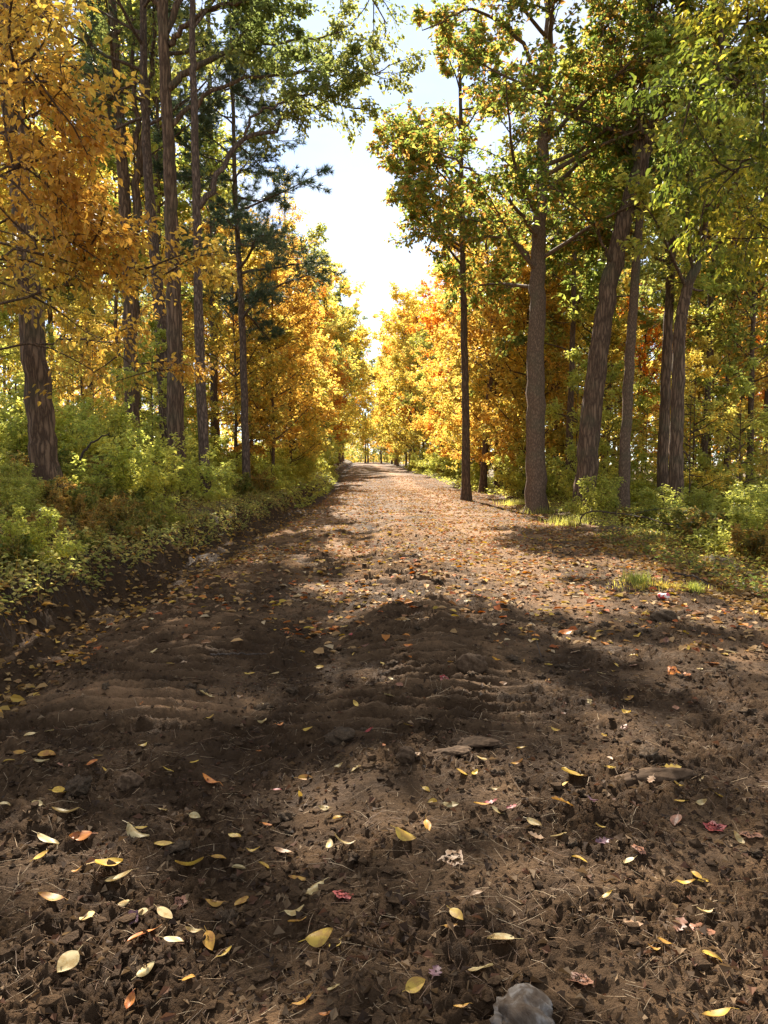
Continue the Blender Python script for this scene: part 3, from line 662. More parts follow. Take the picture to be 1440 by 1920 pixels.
def scatter(n, keys, wts, xr, yr, m, smin, smax, umin):
    c = 0; tries = 0
    while c < n and tries < n * 60:
        tries += 1
        y = rng.uniform(*yr); x = rng.uniform(*xr)
        if abs(x - xc(y)) < umin or not far_enough(x, y, m): continue
        p = project(np.array([x, y, 1.5]))[0]
        if y < 6 or not (-260 < p < 1700): continue
        put(keys[rng.choice(len(keys), p=wts)], x, y, rng.uniform(smin, smax)); c += 1
scatter(46, ['green_oak', 'yellow_oak', 'slim_tree', 'slim_gold', 'lemon_maple', 'gold_maple'], [.14, .18, .28, .22, .1, .08], (-50, -7), (20, 80), 2.6, .8, 1.15, 6.5)
scatter(46, ['green_oak', 'yellow_oak', 'slim_tree', 'slim_gold', 'lemon_maple', 'orange_maple'], [.12, .18, .28, .24, .1, .08], (6, 60), (23, 85), 2.6, .8, 1.15, 6.5)
for k in range(17):
    yy = 46 + 8.5 * k + rng.uniform(-2, 2); put(['gold_sapling', 'sapling'][k % 2], float(xc(yy)) + rng.uniform(4.4, 6.2), yy, rng.uniform(.9, 1.5))
    yy = 40 + 8.5 * k + rng.uniform(-2, 2); put(['sapling', 'gold_sapling'][k % 2], float(xc(yy)) - rng.uniform(4.9, 6.4), yy, rng.uniform(.8, 1.4))
scatter(16, ['sapling', 'gold_sapling'], [.5, .5], (-16, -5), (14, 32), 1.4, .6, 1.1, 5.6)
scatter(22, ['sapling', 'gold_sapling'], [.6, .4], (5.5, 18), (22, 36), 1.3, .6, 1.1, 5.2)

# ------------------------------------------------------------------ far woods: one mass of foliage beyond the single trees
g = np.random.default_rng(77)
def leaf_blobs(cen, rad, per, size, pals, g):
    out = []
    for pal in set(pals):
        sel = [i for i, q in enumerate(pals) if q == pal]
        c = np.repeat(cen[sel], per, 0); rr = np.repeat(rad[sel], per, 0)
        p = c + unit(g.normal(size=c.shape)) * rr * (g.random((len(c), 1)) ** .4)
        D = unit(g.normal(size=c.shape)); L = size * g.uniform(.6, 1.3, len(c))
        out.append(leaves(p, D, unit(g.normal(size=c.shape) + np.array([0, 0, .7])), L, L * .65, colours(p, pal, g, .3)))
    return cat(out)
n = 420
ang = np.linspace(-.62, .62, n) + g.normal(0, .01, n); dist = g.uniform(95, 170, n)
cx_ = np.sin(ang) * dist; cy_ = np.cos(ang) * dist; hh = g.uniform(1.5, 17, n)
ok = np.abs(cx_ - xc(cy_)) > 8.5
cen = np.column_stack([cx_, cy_, base(cx_ - xc(cy_), cy_) + hh])[ok]; n = len(cen)
rad = np.column_stack([g.uniform(3, 5.5, n), g.uniform(2, 4, n), g.uniform(2, 3.6, n)])
ne = 170; xe = np.concatenate([g.uniform(-16, 16, 60), g.uniform(-75, 75, ne - 60)]); ye = g.uniform(222, 262, ne)
cen = np.vstack([cen, np.column_stack([xe + xc(ye), ye, base(xe, ye) + np.where(np.arange(ne) % 2, g.uniform(.2, 2.5, ne), g.uniform(2, 12, ne))])]); n = len(cen)
rad = np.vstack([rad, np.column_stack([g.uniform(3, 5.5, ne), g.uniform(2, 4, ne), g.uniform(1.8, 3, ne)])])
pals = [['gold', 'lemon', 'ygreen', 'oak', 'orange', 'lemon'][k] for k in g.integers(0, 6, n)]
V, F, C = leaf_blobs(cen, rad, 100, .7, pals, g)
tag(obj('distant_woods', mesh('distant_woods', V, F, FOL, False, C)), 'mass of gold and green foliage closing the far woods', 'woods', kind='stuff')

# ------------------------------------------------------------------ undergrowth
def shrub_proto(key, H, spread, pal, seed, kl=9, size=.075, stems=9, needles=False):
    g = np.random.default_rng(seed)
    d = unit(np.column_stack([g.normal(0, spread, (stems, 2)), np.ones(stems)]))
    L = H * g.uniform(.7, 1.15, stems)
    sp = grow(np.column_stack([g.normal(0, .09, (stems, 2)), np.full(stems, -.05)]), d, L, 6, .13, -.02, g)
    wood = [tubes(sp, (.006 * np.linspace(1, .35, 7))[None] * np.ones((stems, 1)), 4)]
    c = dict(kb=8, kt=4, kl=kl, size=size, pal=pal, b0=.15, lb=.42, lt=.5, rb=.006, rt=.5, flat=.4, ab=.9, cs=2.2, droop=.2, flatn=.45, mix=.6, jit=.03)
    Lf = sprays(sp, L, g, c, wood)
    V, F = join(wood); V2, F2, C2 = cat(Lf)
    PR[key] = (mesh(key + '_stems', V, F, TWIG), mesh(key + '_leaves', V2, F2, FOL, False, C2))
shrub_proto('s0', .8, .55, 'shrub', 401, size=.09, kl=7); shrub_proto('s1', .65, .7, 'shrub', 402, size=.085, kl=6); shrub_proto('s2', 1.0, .45, 'bright', 403, size=.07)
shrub_proto('s3', .7, .6, 'rust', 404, size=.08, kl=6); shrub_proto('s4', 1.3, .4, 'bright', 405, size=.08, stems=11); shrub_proto('s5', .55, .8, 'green', 406, size=.08)
SH = {'s0': ('leafy_shrub', 'olive green shrub'), 's1': ('low_shrub', 'low sprawling olive shrub'), 's2': ('bright_shrub', 'bright yellow-green shrub'),
      's3': ('rusty_shrub', 'rust brown shrub'), 's4': ('tall_shrub', 'tall pale green shrub'), 's5': ('green_bramble', 'dark green bramble clump')}
shr = []
def shrub(key, x, y, s, where):
    z = float(ground(x, y)); o = empty(SH[key][0], (x, y, z - .03)); o.rotation_euler = (0, 0, rng.uniform(0, 6.28)); o.scale = (s, s, s * rng.uniform(.85, 1.1))
    st, lf = PR[key]; obj('stems', st, o); obj('foliage', lf, o); shr.append((o, key, x, y, where))
def shrubs(n, keys, ur, yr, m, smin, smax, where):
    c = tr = 0; pts = []
    while c < n and tr < n * 80:
        tr += 1
        y = yr[0] + (yr[1] - yr[0]) * rng.random() ** 1.25; u = rng.uniform(*ur); x = u + float(xc(y))
        p = project(np.array([x, y, .6]))[0]
        if not (-140 < p < 1580) or any((x - a) ** 2 + (y - b) ** 2 < m * m for a, b in pts): continue
        pts.append((x, y)); shrub(keys[rng.integers(len(keys))], x, y, rng.uniform(smin, smax), where); c += 1
shrubs(64, ['s0', 's1', 's2', 's3', 's1', 's3'], (-8.0, -4.3), (3.8, 13), .38, .32, .6, 'left bank')
shrubs(58, ['s0', 's2', 's2', 's4', 's1', 's3'], (-11, -4.5), (12, 34), .75, .75, 1.2, 'far left bank')
shrubs(44, ['s2', 's4', 's0', 's2'], (4.6, 14), (11, 30), .8, .8, 1.25, 'right verge')
shrubs(16, ['s1', 's3', 's5', 's0'], (4.5, 9), (8.5, 13), .6, .5, .85, 'near right verge')
shrubs(26, ['s2', 's4', 's2'], (-8, -4.4), (34, 70), 1.2, 1.1, 1.6, 'far left roadside')
shrubs(40, ['s2', 's4', 's0'], (4.3, 8), (28, 90), 1.0, 1.0, 1.7, 'far right roadside')

def cover(name, label, n, ufun, yfun, hmax, size, pal, seed, mat=FOL, flatn=.6, pw=1.6, fine=False, cs=1.6):
    g = np.random.default_rng(seed)
    y = yfun(g, n); u = ufun(g, n); x = u + xc(y)
    z = ground(x, y) + .01 + hmax * g.random(n) ** pw * (.35 + .65 * sstep(-.3, .5, noise(x * .9, y * .9, 61)))
    p = np.column_stack([x, y, z])
    th = g.uniform(0, 6.28, n); D = np.column_stack([np.cos(th), np.sin(th), g.normal(0, .25, n)])
    L = size * g.uniform(.6, 1.3, n)
    V, F, C = leaves(p, D, unit(np.array([0, 0, 1.]) + g.normal(0, flatn, (n, 3))), L, L * g.uniform(.45, .75, n), colours(p, pal, g, cs, .8), fine)
    return tag(obj(name, mesh(name, V, F, mat, False, C)), label, 'plants' if mat is FOL else 'leaves', kind='stuff')
ex = lambda a, b: (lambda g, n: a + (b - a) * g.random(n) ** 1.5)
un = lambda a, b: (lambda g, n: g.uniform(a, b, n))
cover('ground_cover', 'low weeds and creepers covering the left bank', 42000, lambda g, n: -3.95 - 6.3 * g.random(n) ** 1.5, ex(3.2, 28), .28, .062, 'weeds', 501)
cover('leaf_litter', 'fallen leaves gathered in the left ditch', 2600, un(-4.1, -2.9), ex(3., 26), .02, .075, 'litter', 509, LIT, .4, fine=True)
cover('ground_cover', 'dim olive creepers along the near right road edge', 12000, un(3.35, 7.5), ex(7.2, 15), .22, .06, 'shrub', 505)
cover('leaf_litter', 'dark fallen leaves along the near right road edge', 9000, un(2.9, 7), ex(6.5, 15), .02, .08, 'litter', 506, LIT, .35, fine=True)
cover('ground_cover', 'low yellow-green weeds on the right verge', 26000, un(4.0, 13), ex(7, 30), .36, .06, 'bright', 502)
cover('ground_cover', 'pale weeds along the far left bank past the pine', 12000, un(-8, -3.55), un(24, 62), .5, .13, 'bright', 507)
cover('ground_cover', 'pale weeds along the far right roadside past the crest', 9000, un(3.6, 9), un(30, 75), .4, .13, 'bright', 508)
cover('leaf_litter', 'brown fallen leaves lying under the weeds of the left bank', 15000, lambda g, n: -3.9 - 7 * g.random(n) ** 1.4, ex(3., 28), .02, .085, 'litter', 503, LIT, .35, fine=True)
cover('leaf_litter', 'brown fallen leaves lying on the right verge', 10000, un(3.0, 13), ex(6, 34), .02, .085, 'litter', 504, LIT, .35, fine=True)

# fallen leaf carpet on the road: thin near the camera, dense in the middle distance
def carpet():
    g = np.random.default_rng(510); n = 42000
    y = 5.5 * (60 / 5.5) ** (g.random(n) ** .85); u = g.uniform(-3.3, 3.6, n); x = u + xc(y)
    keep = g.random(n) < np.clip(.25 + .75 * sstep(6, 12, y), 0, 1) * (.35 + .65 * sstep(-.3, .3, noise(x * 1.3, y * 1.3, 62)))
    x, y = x[keep], y[keep]; n = len(x)
    p = np.column_stack([x, y, ground(x, y) + .012])
    th = g.uniform(0, 6.28, n); D = np.column_stack([np.cos(th), np.sin(th), g.normal(0, .15, n)])
    L = .085 * g.uniform(.6, 1.3, n)
    c = np.array([(.40, .24, .10), (.52, .30, .12), (.50, .20, .05), (.46, .13, .04), (.56, .36, .06), (.26, .13, .06), (.50, .36, .20)])
    ci = .85 * c[g.choice(len(c), n, p=[.24, .2, .14, .08, .12, .12, .10])]
    Nn = unit(np.array([0, 0, 1.]) + g.normal(0, .25, (n, 3))); W = L * g.uniform(.5, .8, n); nr = y < 13
    V, F, C = cat([leaves(p[m], D[m], Nn[m], L[m], W[m], ci[m], f_, .2, .1) for m, f_ in ((nr, True), (~nr, False))])
    tag(obj('leaf_carpet', mesh('leaf_carpet', V, F, LIT, False, C)), 'orange and tan fallen leaves carpeting the sunlit middle of the road', 'leaves', kind='stuff')
carpet()

# ------------------------------------------------------------------ mud clods, straw, stones
def ico(sub):
    import bmesh
    bm = bmesh.new(); bmesh.ops.create_icosphere(bm, subdivisions=sub, radius=1)
    V = np.array([v.co[:] for v in bm.verts]); F = np.array([[v.index for v in f.verts] for f in bm.faces]); bm.free()
    return V, F
IV1, IF1 = ico(1); IV2, IF2 = ico(2); IV3, IF3 = ico(3); IV4, IF4 = ico(4)
def lump(V, seed, amp=.35, sq=(1, .8, .6), fr=1.3):
    r = 1 + amp * fbm(V[:, 0] * fr + seed * 3.7 + V[:, 2] * fr, V[:, 1] * fr - V[:, 2] * fr * .8 + seed, 3, seed)
    return V * r[:, None] * np.array(sq)
def roots():
    g = np.random.default_rng(515); n = 1500
    y = 3.2 * (22 / 3.2) ** g.random(n); u = g.uniform(-4.3, -3.95, n); x = u + xc(y); pts = []
    dx = g.uniform(.01, .05, n); dy = g.normal(0, .025, n)
    for k in range(5):
        pts.append(np.stack([x, y, ground(x, y) + .012 + .02 * g.random(n)], -1)); x = x + dx * g.uniform(.5, 1.5, n); y = y + dy + g.normal(0, .012, n)
    V, F = tubes(np.stack(pts, 1), g.uniform(.0012, .004, n)[:, None] * np.linspace(1, .4, 5)[None], 3)
    o = obj('hanging_roots', mesh('hanging_roots', V, F, TWIG)); tag(o, 'fine roots hanging from the cut earth of the left bank', 'roots', kind='stuff')
roots()
def small_clods():
    g = np.random.default_rng(520); n = 11000
    y = 1.7 * (13 / 1.7) ** (g.random(n) ** .9); x = g.uniform(-1, 1, n) * np.minimum(.62 * y + .5, 3.4) + .3
    k = (np.abs(x - xc(y)) < 3.3) & (g.random(n) < .25 + .75 * sstep(-.25, .3, noise(x * 1.5, y * 1.5, 63))); x, y = x[k], y[k]; n = len(x)
    base_ = [lump(IV1, q, .9, (1, .75, .5), 2.4) for q in range(8)]
    s = .004 + .024 * g.random(n) ** 3; z = ground(x, y) + s * .25
    Vs = np.empty((n, len(IV1), 3)); 
    for q in range(8):
        m = np.arange(n) % 8 == q; th = g.uniform(0, 6.28, m.sum()); c_, s_ = np.cos(th)[:, None], np.sin(th)[:, None]; b = base_[q]
        Vs[m] = np.stack([b[None, :, 0] * c_ - b[None, :, 1] * s_, b[None, :, 0] * s_ + b[None, :, 1] * c_, np.broadcast_to(b[None, :, 2], (m.sum(), len(b)))], -1)
    Vs = Vs * s[:, None, None] + np.stack([x, y, z], -1)[:, None]
    F = (IF1[None] + (np.arange(n) * len(IV1))[:, None, None]).reshape(-1, 3)
    o = obj('soil_crumbs', mesh('soil_crumbs', Vs.reshape(-1, 3), F, MUD, False, np.full((len(F) // 20 * 12, 3), .12)), road); o['kind'] = 'stuff'
small_clods()
clod_me = [mesh('mud_clod', lump(IV3, 30 + q, .85, (1, .8, .5), 2.6), IF3, CLOD, True) for q in range(7)]
g = np.random.default_rng(530)
for i in range(170):
    y = 2.3 * (11 / 2.3) ** g.random(); u = g.uniform(-2.9, 3.2); x = u + float(xc(y))
    if i < 50: y = g.uniform(4.6, 7.2); x = g.uniform(.2, 3.6)          # the churned heap right of the middle
    o = obj('mud_clod', clod_me[i % 7], road); s = .02 + .045 * g.random() ** 2
    o.location = (x, y, float(ground(x, y)) + s * .05); o.rotation_euler = (g.uniform(-.3, .3), g.uniform(-.3, .3), g.uniform(0, 6.28)); o.scale = (s, s, s)
def straw():
    g = np.random.default_rng(540); n = 12000
    y = 1.7 * (9 / 1.7) ** (g.random(n) ** .9); x = g.uniform(-1, 1, n) * np.minimum(.60 * y + .4, 3.2) + .2
    k = (np.abs(x - xc(y)) < 3.2) & (g.random(n) < .35 + .65 * sstep(-.2, .4, noise(x * 1.1 + 9, y * 1.1, 64))); x, y = x[k], y[k]; n = len(x)
    th = g.uniform(0, 6.28, n); L = .03 + .10 * g.random(n) ** 1.6; wd = g.uniform(.0005, .0011, n)
    bend = g.normal(0, .22, n); pts = []
    cx0, cy0 = x.copy(), y.copy(); zmid = ground(x + np.cos(th) * L / 2, y + np.sin(th) * L / 2)
    for k in range(3):
        zz = .6 * ground(cx0, cy0) + .4 * zmid + .008; pts.append(np.stack([cx0, cy0, zz], -1))
        cx0 = cx0 + np.cos(th) * L / 2; cy0 = cy0 + np.sin(th) * L / 2; th = th + bend / 2
    pts = np.stack(pts, 1)
    V, F = tubes(pts, wd[:, None] * np.array([[1, .95, .5]]), 3)
    c = np.array([(.22, .135, .07), (.33, .22, .12), (.11, .065, .035), (.16, .09, .05), (.40, .29, .17)])[g.integers(0, 5, n)]
    o = obj('pine_straw', mesh('pine_straw', V, F, STRAW, True, np.repeat(c, 9, 0)))
    tag(o, 'loose pine needles and straw scattered over the mud', 'straw', kind='stuff')
straw()

def debris():
    g = np.random.default_rng(545); n = 34000
    y = 1.7 * (14 / 1.7) ** (g.random(n) ** .9); x = g.uniform(-1, 1, n) * np.minimum(.62 * y + .4, 3.4) + .2
    k = g.random(n) < .5 + .5 * sstep(-.3, .3, noise(x * 1.2 + 5, y * 1.2, 65)); x, y = x[k], y[k]; n = len(x)
    p = np.column_stack([x, y, ground(x, y) + .006]); th = g.uniform(0, 6.28, n); D = np.column_stack([np.cos(th), np.sin(th), g.normal(0, .3, n)])
    L = .012 + .035 * g.random(n) ** 2
    c = np.array([(.05, .03, .018), (.09, .055, .03), (.15, .095, .05), (.24, .16, .09), (.12, .06, .035)])[g.choice(5, n, p=[.3, .28, .2, .1, .12])]
    V, F, C = leaves(p, D, unit(np.array([0, 0, 1.]) + g.normal(0, .5, (n, 3))), L, L * g.uniform(.3, .9, n), c, False, .3, .2)
    tag(obj('leaf_fragments', mesh('leaf_fragments', V, F, LIT, False, C)), 'dark crumbled bits of bark and leaf trodden into the mud', 'debris', kind='stuff')
debris()
def gpos(pxx, pyy):
    """where the ray through a pixel meets the road"""
    d = P(pxx, pyy, 1.) - np.array([0, 0, CAMH]); t = 1.5 * 1.004 ** np.arange(900)
    q = np.array([0, 0, CAMH]) + d * t[:, None]; i = int(np.argmax(q[:, 2] <= ground(q[:, 0], q[:, 1]))); p = q[i].copy()
    return p
def stone(name, label, cat_, pxx, pyy, s, sq, mat, seed, sink=.3, rz=0., amp=.3):
    p = gpos(pxx, pyy); o = obj(name, mesh(name, lump(lump(IV4, seed, amp, (1, 1, 1), 1.1), seed + 5, .12, sq, 3.5), IF4, mat, True))
    o.location = (p[0], p[1], float(ground(p[0], p[1])) + s * sq[2] * (.42 - sink)); o.scale = (s, s, s); o.rotation_euler = (.1, -.1, rz)
    return tag(o, label, cat_)
GREY = stone_mat('grey_rock', (.05, .031, .018), (.095, .07, .05), (.21, .185, .16), 1.5)
BROWN = stone_mat('brown_rock', (.035, .020, .011), (.07, .042, .023), (.12, .075, .042), 3.)
PALE = stone_mat('pale_rock', (.035, .020, .010), (.068, .040, .021), (.12, .074, .042), 3.)
stone('grey_stone', 'large grey and white stone half buried at the bottom edge', 'stone', 985, 1930, .078, (1, .9, .7), GREY, 3, .05, .4)
stone('brown_stone', 'blocky brown stone in the dark mud on the left', 'stone', 240, 1478, .062, (1, .75, .75), BROWN, 5, .1, .3, .4)
stone('brown_stone', 'rounded tan stone beside an oak leaf near the middle of the shade', 'stone', 762, 1425, .05, (1, .8, .8), BROWN, 6, .1, 1.)
stone('tan_stone', 'dusty tan stone where shade meets sunlight, right of centre', 'stone', 885, 1252, .10, (1, .8, .7), PALE, 7, .2, .2)
stone('dark_stone', 'black wet lump of earth left of centre in the shade', 'clod', 640, 1392, .075, (1, .7, .6), CLOD, 8, .2, .1)
stone('brown_block', 'square brown lump of earth in front of the grass tuft', 'clod', 1245, 1165, .12, (1, .7, .6), CLOD, 9, .2, .1)
stone('flat_stone', 'pale flat stone flake, upper of two in the shade', 'stone', 895, 1395, .11, (1, .45, .13), PALE, 10, .0, -.2)
stone('flat_stone', 'pale flat stone flake, lower of two in the shade', 'stone', 845, 1418, .10, (1, .42, .15), PALE, 11, .0, .1)
stone('bark_slab', 'half buried slab of grey wood lying flat in mud', 'wood', 1215, 1467, .19, (1, .28, .18), PALE, 12, .1, .05)

# ------------------------------------------------------------------ single fallen leaves
def leaf_grid(kind, g, curl, fold, asp):
    n = {'oval': 11, 'oak': 29}.get(kind, 0)
    if kind in ('oval', 'oak'):
        t = np.linspace(0, 1, n)
        if kind == 'oval': wd = asp * .5 * np.sin(np.pi * t ** .85) ** .75
        else: wd = asp * .5 * (np.sin(np.pi * np.clip(t, .02, .99) ** .75) ** .6) * (.74 + .26 * np.cos(2 * np.pi * 3.4 * t + 2.0)) + .015
        wd[0] = .012; wd[-1] = .004
        rows = []
        for i in range(n):
            for s in (-1, -.5, 0, .5, 1):
                yv = s * wd[i]; x = t[i] - .5 + (.06 * abs(s) if kind == 'oak' else 0)
                z = curl * (t[i] - .45) ** 2 + fold * abs(s) ** 1.4 * wd[i] * 1.6 + .05 * math.sin(5 * t[i] + 3 * s + g.uniform(-.2, .2)) * abs(s)
                yv += .12 * curl * (t[i] - .5) ** 2
                rows.append((x, yv, z))
        V = np.array(rows); i = np.arange(n * 5).reshape(n, 5)
        F = np.stack([i[:-1, :-1], i[:-1, 1:], i[1:, 1:], i[1:, :-1]], -1).reshape(-1, 4)
        st = np.array([(-.5, -.012, V[2, 2]), (-.5, .012, V[2, 2]), (-.76, .012 + .05 * curl, .02), (-.76, -.004 + .05 * curl, .02)])
        F = np.vstack([F, np.arange(4)[None] + len(V)]); V = np.vstack([V, st])
    else:                                            # maple: five pointed lobes
        k = 40; a = np.linspace(-np.pi, np.pi, k, endpoint=False)
        lob = np.zeros(k)
        for c, l, wv in ((0, .40, .75), (1.0, .33, .7), (-1.0, .33, .7), (1.95, .2, .6), (-1.95, .2, .6)):
            dlt = np.abs((a - c + np.pi) % (2 * np.pi) - np.pi); lob = np.maximum(lob, l * np.clip(1 - dlt / wv, 0, 1) ** .8)
        r = .22 + lob * (1 + .08 * np.cos(a * 23)); ring = np.column_stack([r * np.cos(a) - .1, r * np.sin(a), fold * r * r * (1 + .6 * np.sin(3 * a)) + curl * .3 * (r * np.cos(a)) ** 2])
        mid = ring * np.array([.5, .5, .25]) + np.array([-.05, 0, 0]); V = np.vstack([[(-.1, 0, 0)], mid, ring])
        j = np.arange(k); j2 = (j + 1) % k
        F4 = np.stack([1 + j, 1 + j2, 1 + k + j2, 1 + k + j], -1); F3 = np.stack([0 * j, 1 + j, 1 + j2, 1 + j2], -1)[:, :3]
        return V, [F4, F3]
    return V, F
g = np.random.default_rng(600)
SHAPES = {'oval': [], 'oak': [], 'maple': []}
dummy = leaf_mat('leaf_yellow', (.60, .39, .06), (.44, .25, .05))
for q, (c_, f_, a_) in enumerate([(.25, .12, .5), (.5, .3, .55), (-.35, .2, .48), (.7, .1, .42), (.15, .5, .6), (-.15, .05, .62), (.9, .35, .45), (.35, -.25, .5)]):
    V, F = leaf_grid('oval', g, c_, f_, a_); SHAPES['oval'].append(mesh('oval_leaf', V, F, dummy))
for q, (c_, f_) in enumerate([(.3, .2), (-.3, .3), (.6, .1)]):
    V, F = leaf_grid('oak', g, c_, f_, .62); SHAPES['oak'].append(mesh('oak_leaf', V, F, dummy))
for q, (c_, f_) in enumerate([(.3, .15), (-.3, .3), (.5, -.25)]):
    V, F = leaf_grid('maple', g, c_, f_, 1); SHAPES['maple'].append(mesh('maple_leaf', V, F, dummy))
LM = {'yellow': dummy, 'cream': leaf_mat('leaf_cream', (.56, .43, .20), (.42, .27, .09)), 'gold': leaf_mat('leaf_gold', (.54, .29, .045), (.36, .16, .04)),
      'orange': leaf_mat('leaf_orange', (.56, .20, .035), (.38, .11, .03)), 'red': leaf_mat('leaf_red', (.36, .05, .04), (.20, .03, .03)),
      'purple': leaf_mat('leaf_purple', (.20, .10, .12), (.10, .05, .06)), 'brown': leaf_mat('leaf_brown', (.30, .13, .07), (.17, .075, .04)),
      'tan': leaf_mat('leaf_tan', (.50, .32, .18), (.36, .2, .1))}
CN = {'yellow': 'yellow', 'cream': 'pale cream', 'gold': 'golden', 'orange': 'orange', 'red': 'dark red', 'purple': 'purple', 'brown': 'reddish brown', 'tan': 'tan'}
fallen = []
def fallen_leaf(x, y, L, rz, colour, kind='oval'):
    me = SHAPES[kind][g.integers(len(SHAPES[kind]))]
    o = bpy.data.objects.new('fallen_leaf', me); link(o)
    o.material_slots[0].link = 'OBJECT'; o.material_slots[0].material = LM[colour]
    e = .03; z = ground(np.array([x, x + e, x - e, x, x]), np.array([y, y, y, y + e, y - e]))
    o.location = (x, y, float(z.max()) + .006)
    sx = np.clip((z[1] - z[2]) / (2 * e), -.35, .35); sy = np.clip((z[3] - z[4]) / (2 * e), -.35, .35)
    o.rotation_euler = (math.atan(sy) + g.normal(0, .16) + .06, -math.atan(sx) + g.normal(0, .18), rz)
    # rotate about world z last: tilt is small, so order matters little
    o.scale = (L, L * g.uniform(.72, 1.25), L * g.uniform(.4, 1.25)); fallen.append((o, colour, kind, x, y)); return o
def seen_leaf(pxx, pyy, lpx, colour, kind='oval', ang=None):
    p = gpos(pxx, pyy); dist = math.dist(p, (0, 0, CAMH)); L = min(.115, max(.042, lpx / FPX * dist * .93))
    fallen_leaf(p[0], p[1], L, R(ang if ang is not None else g.normal(5, 35)) + (math.pi if g.random() < .5 else 0), colour, kind)
Y_, C_, G_, O_, RD, PU_, B_, T_ = 'yellow', 'cream', 'gold', 'orange', 'red', 'purple', 'brown', 'tan'
LEFT = [(712, 577, 105, Y_, 0), (405, 580, 110, Y_, 50), (448, 620, 90, C_, 30), (190, 683, 85, G_, 5), (325, 752, 75, C_, -45), (530, 825, 100, O_, 45), (652, 840, 70, C_, 0),
 (728, 825, 60, C_, -10), (785, 852, 75, G_, -60), (843, 893, 65, Y_, 50), (1200, 862, 100, Y_, 5), (1255, 856, 60, Y_, 60), (255, 935, 85, C_, 65), (547, 957, 70, C_, 50), (707, 978, 50, G_, -10),
 (486, 1085, 65, O_, 90), (1250, 1020, 38, C_, 0), (1138, 1075, 75, G_, 25), (1115, 772, 70, G_, 30), (1105, 727, 70, C_, 15), (1180, 640, 85, C_, 45), (905, 692, 65, G_, 55), (805, 700, 65, G_, 0),
 (620, 765, 65, C_, -15), (532, 742, 40, C_, 0), (1115, 618, 70, G_, 10), (1288, 503, 85, C_, 10), (1235, 475, 50, C_, 85), (880, 447, 60, Y_, -30), (950, 500, 48, Y_, 0), (820, 527, 55, G_, 0),
 (895, 578, 50, C_, 5), (995, 565, 60, Y_, 10), (515, 445, 95, C_, -20), (530, 423, 42, Y_, 10), (305, 447, 80, O_, 0), (178, 470, 85, C_, -10), (610, 467, 70, Y_, 0), (245, 362, 95, C_, 0), (18, 340, 40, C_, 5), (140, 330, 38, C_, 5),
 (730, 373, 45, C_, -10), (1125, 293, 38, Y_, 80), (1040, 272, 30, RD, 0), (1145, 235, 60, G_, 20), (790, 240, 85, O_, -30), (630, 207, 45, Y_, 15), (395, 195, 32, Y_, 0), (222, 280, 50, Y_, 0),
 (155, 170, 55, C_, 0), (175, 140, 65, G_, 0), (35, 160, 40, Y_, 30), (112, 57, 40, C_, 40), (535, 105, 35, Y_, 50), (1155, 55, 50, Y_, -30), (1047, 42, 50, O_, 60), (730, 175, 35, Y_, 25),
 (1215, 340, 45, C_, 0), (465, 712, 30, C_, 0), (1225, 1125, 40, O_, 0), (290, 588, 40, G_, 0), (1060, 515, 70, T_, -15), (1270, 185, 35, C_, 20), (1335, 190, 45, C_, 30), (75, 133, 45, G_, 0), (370, 145, 35, Y_, 30), (345, 165, 45, O_, 0), (185, 68, 45, C_, -20)]
RIGHT = [(78, 458, 85, Y_, 0), (250, 330, 62, C_, 0), (365, 325, 58, G_, 0), (425, 357, 60, C_, 0), (563, 398, 65, C_, -45), (655, 447, 60, C_, -10), (735, 537, 58, Y_, -30), (915, 540, 48, C_, 0),
 (1170, 592, 45, Y_, -60), (1200, 622, 45, Y_, 0), (1132, 638, 60, Y_, -10), (1203, 760, 60, C_, 10), (1232, 905, 75, Y_, 0), (1050, 850, 45, G_, -30), (272, 740, 65, Y_, -50), (345, 672, 55, T_, 20),
 (440, 850, 100, C_, 0), (362, 942, 105, C_, -30), (118, 1015, 75, Y_, 15), (250, 785, 40, G_, 0), (290, 1083, 50, G_, 0), (1250, 1133, 90, Y_, 0), (1330, 465, 50, C_, -70), (1108, 318, 40, Y_, 0),
 (1105, 268, 35, Y_, -40), (1190, 333, 40, C_, 0), (705, 230, 85, Y_, -5), (675, 247, 32, Y_, 0), (852, 190, 36, Y_, 0), (500, 172, 48, G_, 10), (340, 212, 38, Y_, 50), (292, 200, 48, Y_, -20), (158, 268, 34, Y_, -40),
 (183, 315, 32, Y_, -20), (415, 270, 35, C_, 0), (515, 112, 35, Y_, -20), (365, 157, 40, C_, -10), (640, 45, 35, Y_, 0), (90, 40, 40, Y_, -30), (810, 415, 30, Y_, -10), (837, 675, 35, Y_, 10), (1010, 868, 40, G_, 0), (680, 195, 35, Y_, -50)]
for a, b, l, c, an in LEFT: seen_leaf(a / 2, 1350 + b / 2, l / 2, c, 'oval', an)
for a, b, l, c, an in RIGHT: seen_leaf(720 + a / 2, 1350 + b / 2, l / 2, c, 'oval', an)
for a, b, l, c, k in [(1285, 665, 100, RD, 'maple'), (675, 710, 55, B_, 'maple'), (498, 770, 60, PU_, 'maple'), (2012, 805 + 0, 0, B_, 'maple')][:3] + [(440 + 1000, 0, 0, 0, 0)][:0]:
    seen_leaf(a / 2, 1350 + b / 2, l / 2, c, k)
